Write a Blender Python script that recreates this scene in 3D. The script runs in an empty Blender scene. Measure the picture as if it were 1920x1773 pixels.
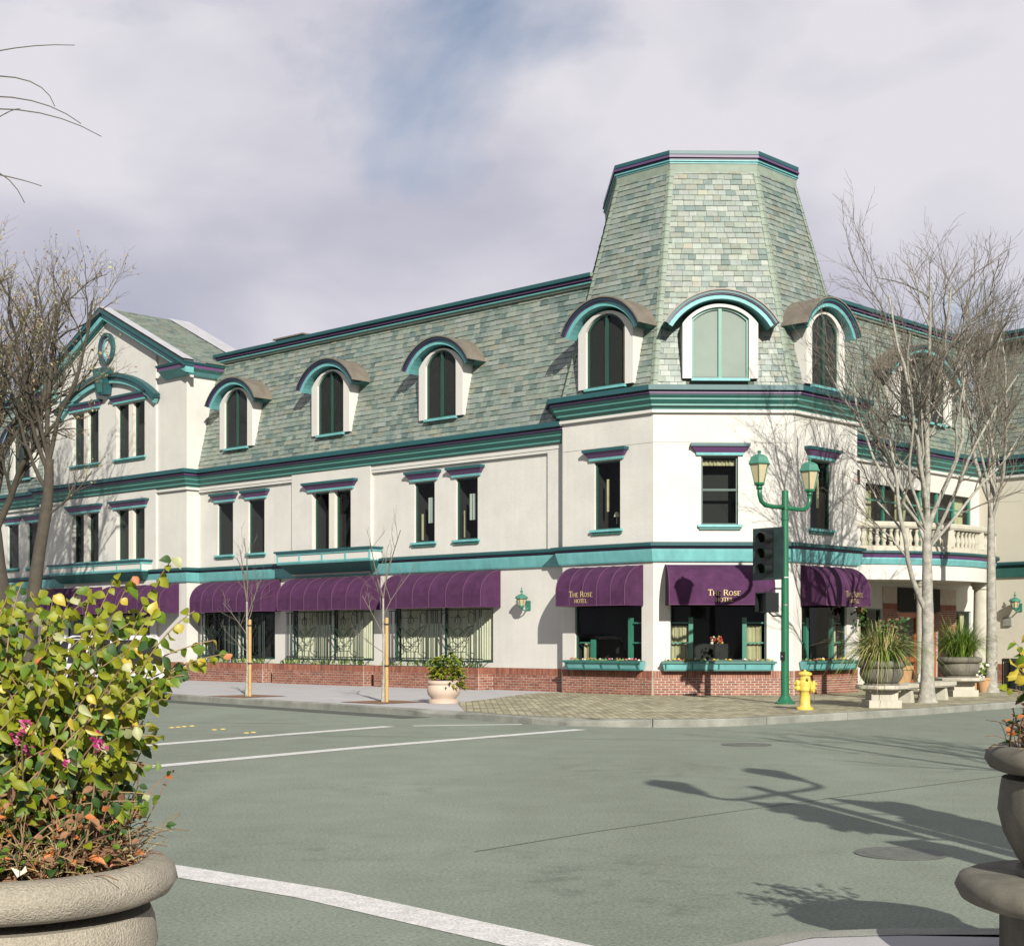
import bpy, math, random
from mathutils import Vector, Matrix
R_ = math.radians
rnd = random.Random(7)
S = bpy.context.scene
COL = S.collection

# ------------------------------------------------------------------ camera
cam = bpy.data.cameras.new('camera'); camo = bpy.data.objects.new('camera', cam); COL.objects.link(camo)
camo.location = (0, 0, 1.7); camo.rotation_euler = (R_(90), 0, 0)
cam.sensor_fit = 'HORIZONTAL'; cam.sensor_width = 36.0
cam.lens = 36.0 * 2811 / 1920
cam.shift_y = (1195 - 886.5) / 1920
cam.clip_start = 0.05; cam.clip_end = 2000
S.camera = camo
# ------------------------------------------------------------------ world
SUN_AZ, SUN_EL = R_(12.5), R_(26.5)          # sun stands behind the camera, to the right
W = bpy.data.worlds.new('World'); S.world = W; W.use_nodes = True
nt = W.node_tree; nt.nodes.clear()
def N(t, **k):
    n = nt.nodes.new(t)
    for a, b in k.items(): setattr(n, a, b)
    return n
out = N('ShaderNodeOutputWorld'); bg = N('ShaderNodeBackground'); bg.inputs[1].default_value = 0.056
sky = N('ShaderNodeTexSky', sky_type='NISHITA', sun_disc=False)
sky.sun_elevation = SUN_EL; sky.sun_rotation = math.pi - SUN_AZ
tc = N('ShaderNodeTexCoord'); mp = N('ShaderNodeMapping'); mp.inputs['Scale'].default_value = (1, 1, 1.7); mp.inputs['Location'].default_value = (5.3, 1.4, 2.2)
nt.links.new(tc.outputs['Generated'], mp.inputs['Vector'])
def wnoise(scale, detail, rough, dist=0.0):
    n = N('ShaderNodeTexNoise'); n.inputs['Scale'].default_value = scale; n.inputs['Detail'].default_value = detail
    n.inputs['Roughness'].default_value = rough; n.inputs['Distortion'].default_value = dist
    nt.links.new(mp.outputs[0], n.inputs['Vector']); return n
def wramp(src, stops):
    r = N('ShaderNodeValToRGB'); e = r.color_ramp.elements
    while len(e) < len(stops): e.new(0.5)
    for i, (p, c) in enumerate(stops): e[i].position = p; e[i].color = c if len(c) == 4 else (*c, 1)
    nt.links.new(src.outputs[0], r.inputs[0]); return r
n1 = wnoise(3.0, 8, 0.52, 0.25); n2 = wnoise(4.2, 7, 0.46, 0.3)
cover = wramp(n1, [(0.26, (0, 0, 0)), (0.43, (1, 1, 1))])
bright = wramp(n2, [(0.28, (0.40, 0.425, 0.53)), (0.48, (0.565, 0.555, 0.645)), (0.66, (0.77, 0.75, 0.80))])
sc = N('ShaderNodeVectorMath', operation='SCALE'); sc.inputs['Scale'].default_value = 10.0
nt.links.new(bright.outputs[0], sc.inputs[0])
mix = N('ShaderNodeMixRGB'); nt.links.new(cover.outputs[0], mix.inputs[0]); nt.links.new(sky.outputs[0], mix.inputs[1]); nt.links.new(sc.outputs[0], mix.inputs[2])
nt.links.new(mix.outputs[0], bg.inputs[0]); nt.links.new(bg.outputs[0], out.inputs[0])
# ------------------------------------------------------------------ sun
sl = bpy.data.lights.new('sun', 'SUN'); sl.energy = 5.0; sl.angle = R_(0.5); sl.color = (1.0, 0.95, 0.86)
so = bpy.data.objects.new('sun', sl); COL.objects.link(so); so.location = (10, -20, 30)
sdir = Vector((math.sin(SUN_AZ) * math.cos(SUN_EL), -math.cos(SUN_AZ) * math.cos(SUN_EL), math.sin(SUN_EL)))
so.rotation_euler = sdir.to_track_quat('Z', 'Y').to_euler()
vs = S.view_settings; vs.view_transform = 'Standard'; vs.look = 'None'; vs.gamma = 1; vs.use_curve_mapping = False; vs.exposure = 0.84
S.cycles.max_bounces = 6; S.cycles.transparent_max_bounces = 12; S.cycles.use_denoising = True

# ------------------------------------------------------------------ materials
def srgb(r, g, b):
    return tuple(((c / 255) / 12.92 if c / 255 <= .04045 else ((c / 255 + .055) / 1.055) ** 2.4) for c in (r, g, b))
MATS = {}; KA = .60        # common scale lowering the base colours to suit the raised exposure
def mat(name, col, rough=.6, var=.12, scale=2.0, bump=0.0, bscale=40, metal=0.0, spec=.5, attr=None, streak=0.0, speck=0.0):
    m = bpy.data.materials.new(name); m.use_nodes = True; t = m.node_tree; b = t.nodes['Principled BSDF']
    L = t.links.new
    b.inputs['Roughness'].default_value = rough; b.inputs['Metallic'].default_value = metal
    b.inputs['Specular IOR Level'].default_value = spec
    g = t.nodes.new('ShaderNodeNewGeometry')
    src = None
    if attr:
        a = t.nodes.new('ShaderNodeAttribute'); a.attribute_name = attr; src = a.outputs['Color']
    else:
        rgb = t.nodes.new('ShaderNodeRGB'); rgb.outputs[0].default_value = (*[q * KA for q in col], 1); src = rgb.outputs[0]
    def mul(src, fac_out, lo, hi):
        mr = t.nodes.new('ShaderNodeMapRange'); mr.inputs['To Min'].default_value = lo; mr.inputs['To Max'].default_value = hi
        mr.inputs['From Min'].default_value = .3; mr.inputs['From Max'].default_value = .7
        L(fac_out, mr.inputs['Value'])
        v = t.nodes.new('ShaderNodeVectorMath'); v.operation = 'SCALE'; L(src, v.inputs[0]); L(mr.outputs[0], v.inputs['Scale'])
        return v.outputs[0]
    if var:
        n = t.nodes.new('ShaderNodeTexNoise'); n.inputs['Scale'].default_value = scale; n.inputs['Detail'].default_value = 6; n.inputs['Roughness'].default_value = .6
        L(g.outputs['Position'], n.inputs['Vector']); src = mul(src, n.outputs[0], 1 - var, 1 + var)
    if streak:
        mpn = t.nodes.new('ShaderNodeMapping'); mpn.inputs['Scale'].default_value = (7, 7, .35); L(g.outputs['Position'], mpn.inputs['Vector'])
        n = t.nodes.new('ShaderNodeTexNoise'); n.inputs['Scale'].default_value = 1; n.inputs['Detail'].default_value = 4
        L(mpn.outputs[0], n.inputs['Vector']); src = mul(src, n.outputs[0], 1 - streak, 1 + streak * .4)
    if speck:
        n = t.nodes.new('ShaderNodeTexNoise'); n.inputs['Scale'].default_value = bscale; n.inputs['Detail'].default_value = 3
        L(g.outputs['Position'], n.inputs['Vector']); src = mul(src, n.outputs[0], 1 - speck, 1 + speck)
    L(src, b.inputs['Base Color'])
    if bump:
        n = t.nodes.new('ShaderNodeTexNoise'); n.inputs['Scale'].default_value = bscale; n.inputs['Detail'].default_value = 4
        L(g.outputs['Position'], n.inputs['Vector'])
        bp = t.nodes.new('ShaderNodeBump'); bp.inputs['Strength'].default_value = bump; bp.inputs['Distance'].default_value = .02
        L(n.outputs[0], bp.inputs['Height']); L(bp.outputs[0], b.inputs['Normal'])
    MATS[name] = m; return m
mat('stucco', (.695, .68, .625), .85, .07, .9, .4, 45, streak=.03)
mat('stucco_plain', (.695, .68, .625), .85, .04, .7, .2, 60)
mat('stucco_far', (.72, .68, .56), .85, .05, .7, .2, 60)
mat('cyan', (.17, .485, .485), .55, .12, 2.5, streak=.12)
mat('teal', (.016, .10, .11), .5, .10, 1.5, streak=.08)
mat('seagreen', (.034, .165, .14), .5, .10, 1.5, streak=.08)
mat('jade', (.08, .265, .23), .5, .1)
mat('navy', (.012, .035, .06), .5, .1)
mat('plum', (.13, .055, .16), .5, .1)
mat('metal_roof', (.23, .20, .16), .55, .2, 3, metal=.2)
mat('lead_flash', (.50, .50, .52), .5, .1, 2)
mat('hip_trim', (.25, .305, .24), .7, .15, 3)
mat('slate', (.3, .35, .25), .41, .16, 9, .05, 55, spec=.9, attr='tint', streak=.08)
mat('underlay', (.10, .12, .09), .8, .1)
mat('brick', (.36, .13, .09), .8, .18, 9, .3, 90, attr='tint')
mat('mortar', (.56, .48, .41), .9, .12, 5, .2, 80)
mat('awning', (.082, .027, .080), .9, .22, 3.5, .3, 350, spec=.2, streak=.14)
mat('awning_seam', (.14, .05, .115), .85, .05)
mat('gold', (.70, .54, .24), .5, .05)
mat('frame', (.02, .075, .055), .4, .1)
mat('sash', (.05, .25, .18), .4, .1)
mat('mullion', (.72, .69, .60), .7, .04)
mat('dark_room', (.012, .012, .012), .9, 0)  # near-black: room shade put into the colour; vase and transom share it
mat('curtain', (.50, .46, .28), .9, .12, 3)
mat('curtain_pale', (.68, .65, .50), .9, .08, 3)
mat('blind_and_sheen', (.36, .40, .37), .8, .08, 1)
mat('iron', (.008, .028, .018), .45, .15)
mat('green_paint', (.012, .15, .068), .35, .12, 2)
mat('lamp_cap', (.06, .23, .16), .45, .12, 4)
mat('lamp_glass', (.55, .47, .30), .25, .1, 4)
mat('black_paint', (.012, .016, .015), .35, .1)
mat('back_plate', (.02, .045, .042), .5, .3, 6)
mat('lens_red', (.10, .01, .01), .2, 0); mat('lens_amber', (.12, .06, .01), .2, 0); mat('lens_green', (.01, .09, .05), .2, 0)
mat('hydrant', (.78, .57, .10), .5, .22, 9, .25, 30, speck=.08)
mat('steel', (.4, .4, .4), .35, .1, metal=.8)
mat('cast_stone', (.40, .36, .28), .9, .2, 3.5, .6, 150, speck=.22, streak=.12)
mat('stone_old_shaded', (.20, .185, .14), .9, .3, 4, .35, 200, speck=.2, streak=.25)  # old stone, darkened further to carry the shade on the right urn
mat('bench_stone', (.55, .52, .42), .9, .12, 3, .3, 90, streak=.1)
mat('pot_pink', (.60, .47, .37), .85, .07, 3, .2, 60)
mat('terracotta', (.50, .29, .13), .85, .12, 4, .2, 60)
mat('soil', (.06, .04, .025), .95, .3, 8, .8, 40)
mat('mulch', (.24, .12, .055), .95, .3, 9, .8, 60)
mat('bark_pale', (.36, .345, .29), .85, .35, 7, .8, 25)
mat('bark_dark', (.07, .058, .04), .9, .25, 5, .7, 30)
mat('twig', (.17, .145, .108), .85, .15, 4)
mat('twig_left', (.115, .098, .062), .85, .25, 2)
mat('wood_stake', (.58, .37, .13), .75, .15, 6, .2, 50)
mat('rubber', (.015, .015, .015), .8, .1)
mat('concrete', (.50, .49, .49), .9, .08, 1.2, .2, 60, speck=.05)
mat('kerb', (.27, .275, .235), .9, .35, 1.6, .4, 60, speck=.16)
mat('gutter', (.075, .085, .07), .9, .35, 2.2, .3, 60)
mat('road_paint', (.74, .73, .70), .7, .16, 7, .2, 55, speck=.30)
mat('yellow_paint', (.55, .43, .12), .6, .1)
mat('seam', (.150, .172, .142), .95, .3, 3)
mat('cast_iron', (.13, .142, .12), .6, .2, 9, .4, 60)
mat('car_white', (.78, .78, .78), .2, .02); mat('car_black', (.015, .015, .016), .5, 0); mat('tail_red', (.45, .01, .01), .2, 0)
mat('chrome', (.7, .7, .7), .2, 0, metal=1)
mat('leaf_lime', (.27, .30, .014), .5, .3, 30, spec=.3); mat('leaf_green', (.13, .225, .015), .5, .25, 30, spec=.3)
mat('leaf_dark', (.03, .075, .015), .6, .2, 14, spec=.25); mat('leaf_yellow', (.58, .46, .04), .45, .15, 14)
mat('leaf_orange', (.45, .14, .03), .6, .2, 14); mat('leaf_pale', (.45, .47, .22), .5, .15, 14)
mat('dry', (.24, .12, .055), .8, .3, 14); mat('straw', (.42, .33, .15), .8, .2, 14); mat('magenta', (.34, .012, .11), .5, .2, 14)
mat('stem', (.30, .20, .09), .7, .2, 8); mat('blade', (.20, .27, .045), .5, .25, 6); mat('blade_dark', (.07, .14, .03), .5, .25, 6)
mat('petal_white', (.8, .78, .7), .6, 0); mat('petal_red', (.55, .05, .04), .6, 0); mat('petal_yellow', (.75, .55, .06), .6, 0); mat('petal_pink', (.6, .14, .2), .6, 0)
mat('door_red', (.50, .09, .02), .4, .1)
for k in ('leaf_lime', 'leaf_green', 'leaf_yellow', 'leaf_pale'):      # thin leaves let light through
    t = MATS[k].node_tree; b = t.nodes['Principled BSDF']; o = t.nodes['Material Output']
    tr = t.nodes.new('ShaderNodeBsdfTranslucent'); ms = t.nodes.new('ShaderNodeMixShader'); ms.inputs[0].default_value = .3
    t.links.new(b.inputs['Base Color'].links[0].from_socket, tr.inputs[0]); t.links.new(b.outputs[0], ms.inputs[1]); t.links.new(tr.outputs[0], ms.inputs[2]); t.links.new(ms.outputs[0], o.inputs[0])
def glass():
    m = bpy.data.materials.new('window_glass'); m.use_nodes = True; t = m.node_tree; t.nodes.clear()
    o = t.nodes.new('ShaderNodeOutputMaterial'); ms = t.nodes.new('ShaderNodeMixShader'); tr = t.nodes.new('ShaderNodeBsdfTransparent'); gl = t.nodes.new('ShaderNodeBsdfGlossy')
    tr.inputs[0].default_value = (.86, .90, .87, 1); gl.inputs['Roughness'].default_value = .02
    lw_ = t.nodes.new('ShaderNodeLayerWeight'); lw_.inputs[0].default_value = .5; pw = t.nodes.new('ShaderNodeMath'); pw.operation = 'POWER'; pw.inputs[1].default_value = 4; ma = t.nodes.new('ShaderNodeMath'); ma.operation = 'MULTIPLY_ADD'; ma.inputs[1].default_value = .7; ma.inputs[2].default_value = .014
    t.links.new(lw_.outputs['Facing'], pw.inputs[0]); t.links.new(pw.outputs[0], ma.inputs[0]); t.links.new(ma.outputs[0], ms.inputs[0]); t.links.new(tr.outputs[0], ms.inputs[1]); t.links.new(gl.outputs[0], ms.inputs[2]); t.links.new(ms.outputs[0], o.inputs[0])
    MATS['glass'] = m
glass()
def asphalt():
    m = bpy.data.materials.new('asphalt'); m.use_nodes = True; t = m.node_tree; b = t.nodes['Principled BSDF']; L = t.links.new
    g = t.nodes.new('ShaderNodeNewGeometry')
    def nz(scale, det, sx=1, sy=1, rot=0, rough=.6):
        mpn = t.nodes.new('ShaderNodeMapping'); mpn.inputs['Scale'].default_value = (sx, sy, 1); mpn.inputs['Rotation'].default_value = (0, 0, rot)
        n = t.nodes.new('ShaderNodeTexNoise'); n.inputs['Scale'].default_value = scale; n.inputs['Detail'].default_value = det; n.inputs['Roughness'].default_value = rough
        L(g.outputs['Position'], mpn.inputs[0]); L(mpn.outputs[0], n.inputs['Vector']); return n.outputs[0]
    def mr(s, a, b_, lo, hi):
        n = t.nodes.new('ShaderNodeMapRange'); n.inputs['From Min'].default_value = a; n.inputs['From Max'].default_value = b_; n.inputs['To Min'].default_value = lo; n.inputs['To Max'].default_value = hi
        L(s, n.inputs['Value']); return n.outputs[0]
    def mth(op, a, b_):
        n = t.nodes.new('ShaderNodeMath'); n.operation = op; L(a, n.inputs[0]); L(b_, n.inputs[1]); return n.outputs[0]
    big = mr(nz(.16, 4, 1.6, .3, .75), .35, .65, .88, 1.12)
    mid = mr(nz(1.1, 6, 1, 1, 0, .7), .38, .62, .93, 1.06)
    pit = mr(nz(2.6, 8, 1, 1, .3, .75), .50, .64, 1.02, .72)         # worn pitted patches
    pat = mr(nz(.28, 3, 1, 1, 1.0), .50, .64, 0, 1)
    pm = t.nodes.new('ShaderNodeMix'); pm.inputs[2].default_value = 1.0; L(pat, pm.inputs[0]); L(pit, pm.inputs[3])
    fine = mr(nz(38, 5, 1, 1, 0, .75), .3, .7, .50, 1.50)
    f = mth('MULTIPLY', mth('MULTIPLY', big, mid), mth('MULTIPLY', fine, pm.outputs[0]))
    v = t.nodes.new('ShaderNodeVectorMath'); v.operation = 'SCALE'; v.inputs[0].default_value = (.140, .162, .128); L(f, v.inputs['Scale'])
    L(v.outputs[0], b.inputs['Base Color']); b.inputs['Roughness'].default_value = .82; b.inputs['Specular IOR Level'].default_value = .35
    bp = t.nodes.new('ShaderNodeBump'); bp.inputs['Strength'].default_value = .35; bp.inputs['Distance'].default_value = .01; L(nz(75, 3), bp.inputs['Height']); L(bp.outputs[0], b.inputs['Normal'])
    MATS['asphalt'] = m
asphalt()
def paving():
    m = bpy.data.materials.new('brick_paving'); m.use_nodes = True; t = m.node_tree; b = t.nodes['Principled BSDF']; L = t.links.new
    g = t.nodes.new('ShaderNodeNewGeometry'); mpn = t.nodes.new('ShaderNodeMapping'); mpn.inputs['Rotation'].default_value = (0, 0, R_(88))
    L(g.outputs['Position'], mpn.inputs[0])
    br = t.nodes.new('ShaderNodeTexBrick'); L(mpn.outputs[0], br.inputs['Vector'])
    br.inputs['Color1'].default_value = (.29, .265, .18, 1); br.inputs['Color2'].default_value = (.15, .128, .075, 1); br.inputs['Mortar'].default_value = (.11, .115, .05, 1)
    br.inputs['Scale'].default_value = 1; br.inputs['Brick Width'].default_value = .34; br.inputs['Row Height'].default_value = .15; br.inputs['Mortar Size'].default_value = .012; br.inputs['Bias'].default_value = -.1
    n = t.nodes.new('ShaderNodeTexNoise'); n.inputs['Scale'].default_value = 1.3; n.inputs['Detail'].default_value = 6; L(g.outputs['Position'], n.inputs['Vector'])
    mrn = t.nodes.new('ShaderNodeMapRange'); mrn.inputs['From Min'].default_value = .3; mrn.inputs['From Max'].default_value = .7; mrn.inputs['To Min'].default_value = .7; mrn.inputs['To Max'].default_value = 1.25; L(n.outputs[0], mrn.inputs['Value'])
    v = t.nodes.new('ShaderNodeVectorMath'); v.operation = 'SCALE'; L(br.outputs[0], v.inputs[0]); L(mrn.outputs[0], v.inputs['Scale']); L(v.outputs[0], b.inputs['Base Color'])
    b.inputs['Roughness'].default_value = .9
    bp = t.nodes.new('ShaderNodeBump'); bp.inputs['Strength'].default_value = .6; bp.inputs['Distance'].default_value = .01; L(br.outputs['Fac'], bp.inputs['Height']); bp.invert = True; L(bp.outputs[0], b.inputs['Normal'])
    MATS['paving'] = m
paving()

# ------------------------------------------------------------------ mesh helpers
class MB:
    def __init__(s): s.v = []; s.f = []; s.m = []; s.c = []; s.mats = []
    def mi(s, n):
        if n not in s.mats: s.mats.append(n)
        return s.mats.index(n)
    def poly(s, pts, m, c=None):
        i = len(s.v); s.v += [tuple(p) for p in pts]; s.f.append(tuple(range(i, i + len(pts)))); s.m.append(s.mi(m)); s.c.append(c)
    def mesh(s, pts, faces, m, c=None):
        i = len(s.v); s.v += [tuple(p) for p in pts]; k = s.mi(m)
        for f in faces: s.f.append(tuple(i + j for j in f)); s.m.append(k); s.c.append(c)
    def hexa(s, p, m, c=None):          # 8 corners: bottom 0-3, top 4-7
        s.mesh(p, [(0, 3, 2, 1), (4, 5, 6, 7), (0, 1, 5, 4), (1, 2, 6, 5), (2, 3, 7, 6), (3, 0, 4, 7)], m, c)
    def box(s, P, u0, u1, v0, v1, z0, z1, m, c=None):
        s.hexa([P(u0, v0, z0), P(u1, v0, z0), P(u1, v1, z0), P(u0, v1, z0), P(u0, v0, z1), P(u1, v0, z1), P(u1, v1, z1), P(u0, v1, z1)], m, c)
    def tube(s, path, rad, m, n=6, cap=True):
        path = [Vector(p) for p in path]
        if not hasattr(rad, '__len__'): rad = [rad] * len(path)
        k = s.mi(m); base = len(s.v); prev = None
        for i, p in enumerate(path):
            d = (path[min(i + 1, len(path) - 1)] - path[max(i - 1, 0)])
            d = d.normalized() if d.length > 1e-9 else Vector((0, 0, 1))
            if prev is None:
                a = d.cross(Vector((0, 0, 1))) if abs(d.z) < .9 else d.cross(Vector((1, 0, 0)))
            else: a = prev - d * prev.dot(d)
            a.normalize(); prev = a; b = d.cross(a)
            for j in range(n):
                t = 2 * math.pi * j / n; s.v.append(tuple(p + (a * math.cos(t) + b * math.sin(t)) * rad[i]))
        for i in range(len(path) - 1):
            for j in range(n):
                q = base + i * n; s.f.append((q + j, q + (j + 1) % n, q + n + (j + 1) % n, q + n + j)); s.m.append(k); s.c.append(None)
        if cap:
            s.f.append(tuple(base + j for j in range(n))[::-1]); s.m.append(k); s.c.append(None)
            q = base + (len(path) - 1) * n; s.f.append(tuple(q + j for j in range(n))); s.m.append(k); s.c.append(None)
    def lathe(s, prof, m, n=24, o=(0, 0, 0), sx=1, sy=1, rot=0, sq=0):
        base = len(s.v); k = s.mi(m)
        for r, z in prof:
            for j in range(n):
                t = 2 * math.pi * (j + .5) / n + rot; q = 1.0
                if sq: q = 1 / max(abs(math.cos(t)) ** sq + abs(math.sin(t)) ** sq, 1e-6) ** (1 / sq)
                s.v.append((o[0] + r * q * math.cos(t) * sx, o[1] + r * q * math.sin(t) * sy, o[2] + z))
        for i in range(len(prof) - 1):
            for j in range(n):
                q = base + i * n; s.f.append((q + j, q + (j + 1) % n, q + n + (j + 1) % n, q + n + j)); s.m.append(k); s.c.append(None)
        s.f.append(tuple(base + j for j in range(n))[::-1]); s.m.append(k); s.c.append(None)
        q = base + (len(prof) - 1) * n; s.f.append(tuple(q + j for j in range(n))); s.m.append(k); s.c.append(None)
    def sphere(s, o, r, m, n=8, sz=1):
        s.lathe([(r * math.sin(math.pi * i / 6) + 1e-4, -r * sz * math.cos(math.pi * i / 6)) for i in range(7)], m, n, o)
    def build(s, name, parent=None, org=(0, 0, 0), smooth=False, centre=False, sub=None):
        me = bpy.data.meshes.new(name); o3 = Vector(org); loc = Vector((0, 0, 0))
        vv = [Vector(p) - o3 for p in s.v]
        if centre: loc = sum(vv, Vector()) / len(vv); vv = [p - loc for p in vv]
        me.from_pydata(vv, [], s.f)
        for n in s.mats: me.materials.append(MATS[n])
        me.polygons.foreach_set('material_index', s.m)
        if any(c is not None for c in s.c):
            a = me.color_attributes.new('tint', 'FLOAT_COLOR', 'CORNER'); buf = []
            for f, c in zip(s.f, s.c):
                c = tuple(q * KA for q in (c or (.3, .3, .3))); buf += [c[0], c[1], c[2], 1.0] * len(f)
            a.data.foreach_set('color', buf)
        if smooth:
            me.polygons.foreach_set('use_smooth', [True] * len(s.f))
            if smooth != 'all':
                try: me.set_sharp_from_angle(angle=R_(smooth if smooth is not True else 40))
                except Exception: pass
        if 'glass' in s.mats:
            me.update()
            for p in me.polygons:
                if p.normal.y > 0: p.flip()
        me.update()
        ob = bpy.data.objects.new(name, me); COL.objects.link(ob); ob.location = loc
        if parent: ob.parent = parent
        return ob
def tag(o, label=None, cat=None, group=None, kind=None):
    if label: o['label'] = label
    if cat: o['category'] = cat
    if group: o['group'] = group
    if kind: o['kind'] = kind
    return o
def thing(name, label, cat, loc=(0, 0, 0), rz=0, group=None):
    o = bpy.data.objects.new(name, None); COL.objects.link(o); o.location = loc; o.rotation_euler = (0, 0, rz); o.empty_display_size = .2
    return tag(o, label, cat, group)
def copy_tree(o, parent=None):
    c = o.copy(); COL.objects.link(c); c.parent = parent
    for ch in list(o.children): copy_tree(ch, c)
    return c
def XYZ(u, v, z): return (u, v, z)

# ------------------------------------------------------------------ plan of the place
A = Vector((3.80, 40.30)); dL = Vector((-.7254, .6884)); nL = Vector((-.6884, -.7254)); dR = Vector((.6884, .7254)); nR = Vector((.7254, -.6884))
dC = (dR - dL).normalized(); nC = Vector((dC.y, -dC.x)); CW = 3.776; B = A + dC * CW
def frame(O, d, n):
    def P(u, v, z): q = O + d * u + n * v; return (q.x, q.y, z)
    return P
LP, CP, RP = frame(A, dL, nL), frame(A, dC, nC), frame(B, dR, nR)
def pl(P, u, v): q = P(u, v, 0); return Vector((q[0], q[1]))
# ---------------- ground
def sheet(name, pts, z, m, kind='structure'):
    b = MB(); b.poly([(x, y, z) for x, y in pts], m); return tag(b.build(name), kind=kind)
sheet('road', [(-300, -200), (300, -200), (300, 400), (-300, 400)], 0, 'asphalt')
KERB = [(-40, 77), (-20, 53.4), (-8.83, 40.5), (-4.54, 35.6), (-2.4, 33.0), (-1.2, 31.5), (-.4, 30.3), (.5, 29.3), (1.5, 28.6), (2.76, 28.3), (3.7, 28.5), (4.6, 29.0), (6.4, 30.55), (8.38, 32.3), (11.34, 35.4), (16.5, 40.9), (60, 87)]
def drop(i, x, y):       # kerb height: lowered at the crossing ramps
    return .15
def kerb_strip(line, w, z, name, inward):
    pts = [Vector(p) for p in line]; offs = []
    for i, p in enumerate(pts):
        d = (pts[min(i + 1, len(pts) - 1)] - pts[max(i - 1, 0)]).normalized(); n = Vector((-d.y, d.x)) * inward; offs.append(p + n * w)
    return pts, offs
kp, ki = kerb_strip(KERB, .2, .15, 'kerb', 1)
b = MB()
b.poly([(p.x, p.y, .146) for p in ki] + [(60, 140, .146), (-40, 140, .146)], 'concrete'); pav = tag(b.build('pavement'), kind='structure')
root_k = MB(); root_k.poly([(kp[0].x, kp[0].y, .06), (kp[0].x + .1, kp[0].y, .06), (kp[0].x, kp[0].y + .1, .06)], 'kerb')
kerb = tag(root_k.build('kerb'), kind='structure')
def kerb_stones(pts, offs, parent, z, seg, lo=0, hi=999, lowered=None):
    # real kerb lengths with recessed joints
    d = [0]
    for i in range(1, len(pts)): d.append(d[-1] + (pts[i] - pts[i - 1]).length)
    def at(s, arr):
        for i in range(1, len(d)):
            if s <= d[i]: t = (s - d[i - 1]) / (d[i] - d[i - 1]); return arr[i - 1].lerp(arr[i], t)
        return arr[-1]
    s = 0
    while s < d[-1] - .1:
        e = min(s + seg, d[-1]); mb = MB(); n = 3; g = .008
        for k in range(n):
            a0 = s + g + (e - s - 2 * g) * k / n; a1 = s + g + (e - s - 2 * g) * (k + 1) / n
            p0, p1, q0, q1 = at(a0, pts), at(a1, pts), at(a0, offs), at(a1, offs)
            za = lowered(p0) if lowered else z; zb = lowered(p1) if lowered else z
            f0, f1 = p0.lerp(q0, .12), p1.lerp(q1, .12)
            mb.poly([(p0.x, p0.y, -.01), (p1.x, p1.y, -.01), (p1.x, p1.y, zb - .02), (p0.x, p0.y, za - .02)], 'kerb')
            mb.poly([(p0.x, p0.y, za - .02), (p1.x, p1.y, zb - .02), (f1.x, f1.y, zb), (f0.x, f0.y, za)], 'kerb')
            mb.poly([(f0.x, f0.y, za), (f1.x, f1.y, zb), (q1.x, q1.y, z), (q0.x, q0.y, z)], 'kerb')
            for (pp, qq, zz) in ([(p0, q0, za)] if k == 0 else []) + ([(p1, q1, zb)] if k == n - 1 else []):
                mb.poly([(pp.x, pp.y, -.01), (qq.x, qq.y, -.01), (qq.x, qq.y, z), (pp.x, pp.y, zz)], 'kerb')
        mid = at((s + e) / 2, pts)
        if mid.length < 75: mb.build('kerb_stone', parent, centre=True)
        s = e
def low(p):
    a = (p - Vector((-1.6, 31.9))).length; c = (p - Vector((1.2, 28.8))).length
    return .15 - .09 * max(0, 1 - a / 1.2) - .07 * max(0, 1 - c / 1.3)
kerb_stones(kp, ki, kerb, .15, 2.6, lowered=low)
# brick paving round the corner
pv = [(-1.0, 31.62), (-.22, 30.46), (.65, 29.47), (1.6, 28.82), (2.76, 28.54), (3.6, 28.72), (4.47, 29.18), (6.26, 30.72), (8.23, 32.46), (11.2, 35.56), (16.3, 41.0), (24, 49.2), (17.5, 53), (3.9, 41.5), (1.1, 42.5), (.35, 41.2), (-1.3, 35.6)]
sheet('brick_paving', pv, .151, 'paving')
# gutter
gp0 = [(-20, 53.0), (-8.95, 40.25), (-4.7, 35.35), (-2.3, 32.5), (-1.9, 32.0), (-3.2, 33.2), (-5.6, 35.35), (-9.6, 39.9), (-20.6, 52.6)]

# near pavement where the camera stands
NK = [(-30, -14), (-8, .5), (-2.2, 4.9), (0, 6.5), (.85, 7.35), (1.3, 7.85), (1.75, 8.06), (2.5, 7.98), (3.3, 8.35), (6, 10.7), (30, 36)]
np_, no_ = kerb_strip(NK, .2, .15, 'kerb', -1)
b = MB(); b.poly([(p.x, p.y, .146) for p in no_] + [(30, -60, .146), (-30, -60, .146)], 'concrete'); tag(b.build('near_pavement'), kind='structure')
rk = MB(); rk.poly([(np_[0].x, np_[0].y, .06), (np_[0].x + .1, np_[0].y, .06), (np_[0].x, np_[0].y - .1, .06)], 'kerb'); nk = tag(rk.build('near_kerb'), kind='structure')
kerb_stones(np_, no_, nk, .15, 1.8)
def stripe(name, line, w, m='road_paint', z=.004):
    pts = [Vector(p) for p in line]; mb = MB(); o = []
    for i, p in enumerate(pts):
        d = (pts[min(i + 1, len(pts) - 1)] - pts[max(i - 1, 0)]).normalized(); o.append(Vector((-d.y, d.x)) * w / 2)
    for i in range(len(pts) - 1):
        mb.poly([(*(pts[i] - o[i]), z), (*(pts[i + 1] - o[i + 1]), z), (*(pts[i + 1] + o[i + 1]), z), (*(pts[i] + o[i]), z)], m)
    return tag(mb.build(name), kind='structure')
stripe('gutter', [(-20.3, 52.9), (-9.25, 40.1), (-4.95, 35.15), (-3.2, 33.1), (-2.0, 31.7)], .75, 'gutter')
stripe('crossing_line', [(-9.5, 18.0), (-5.61, 23.9), (-2.35, 28.7)], .3)
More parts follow.
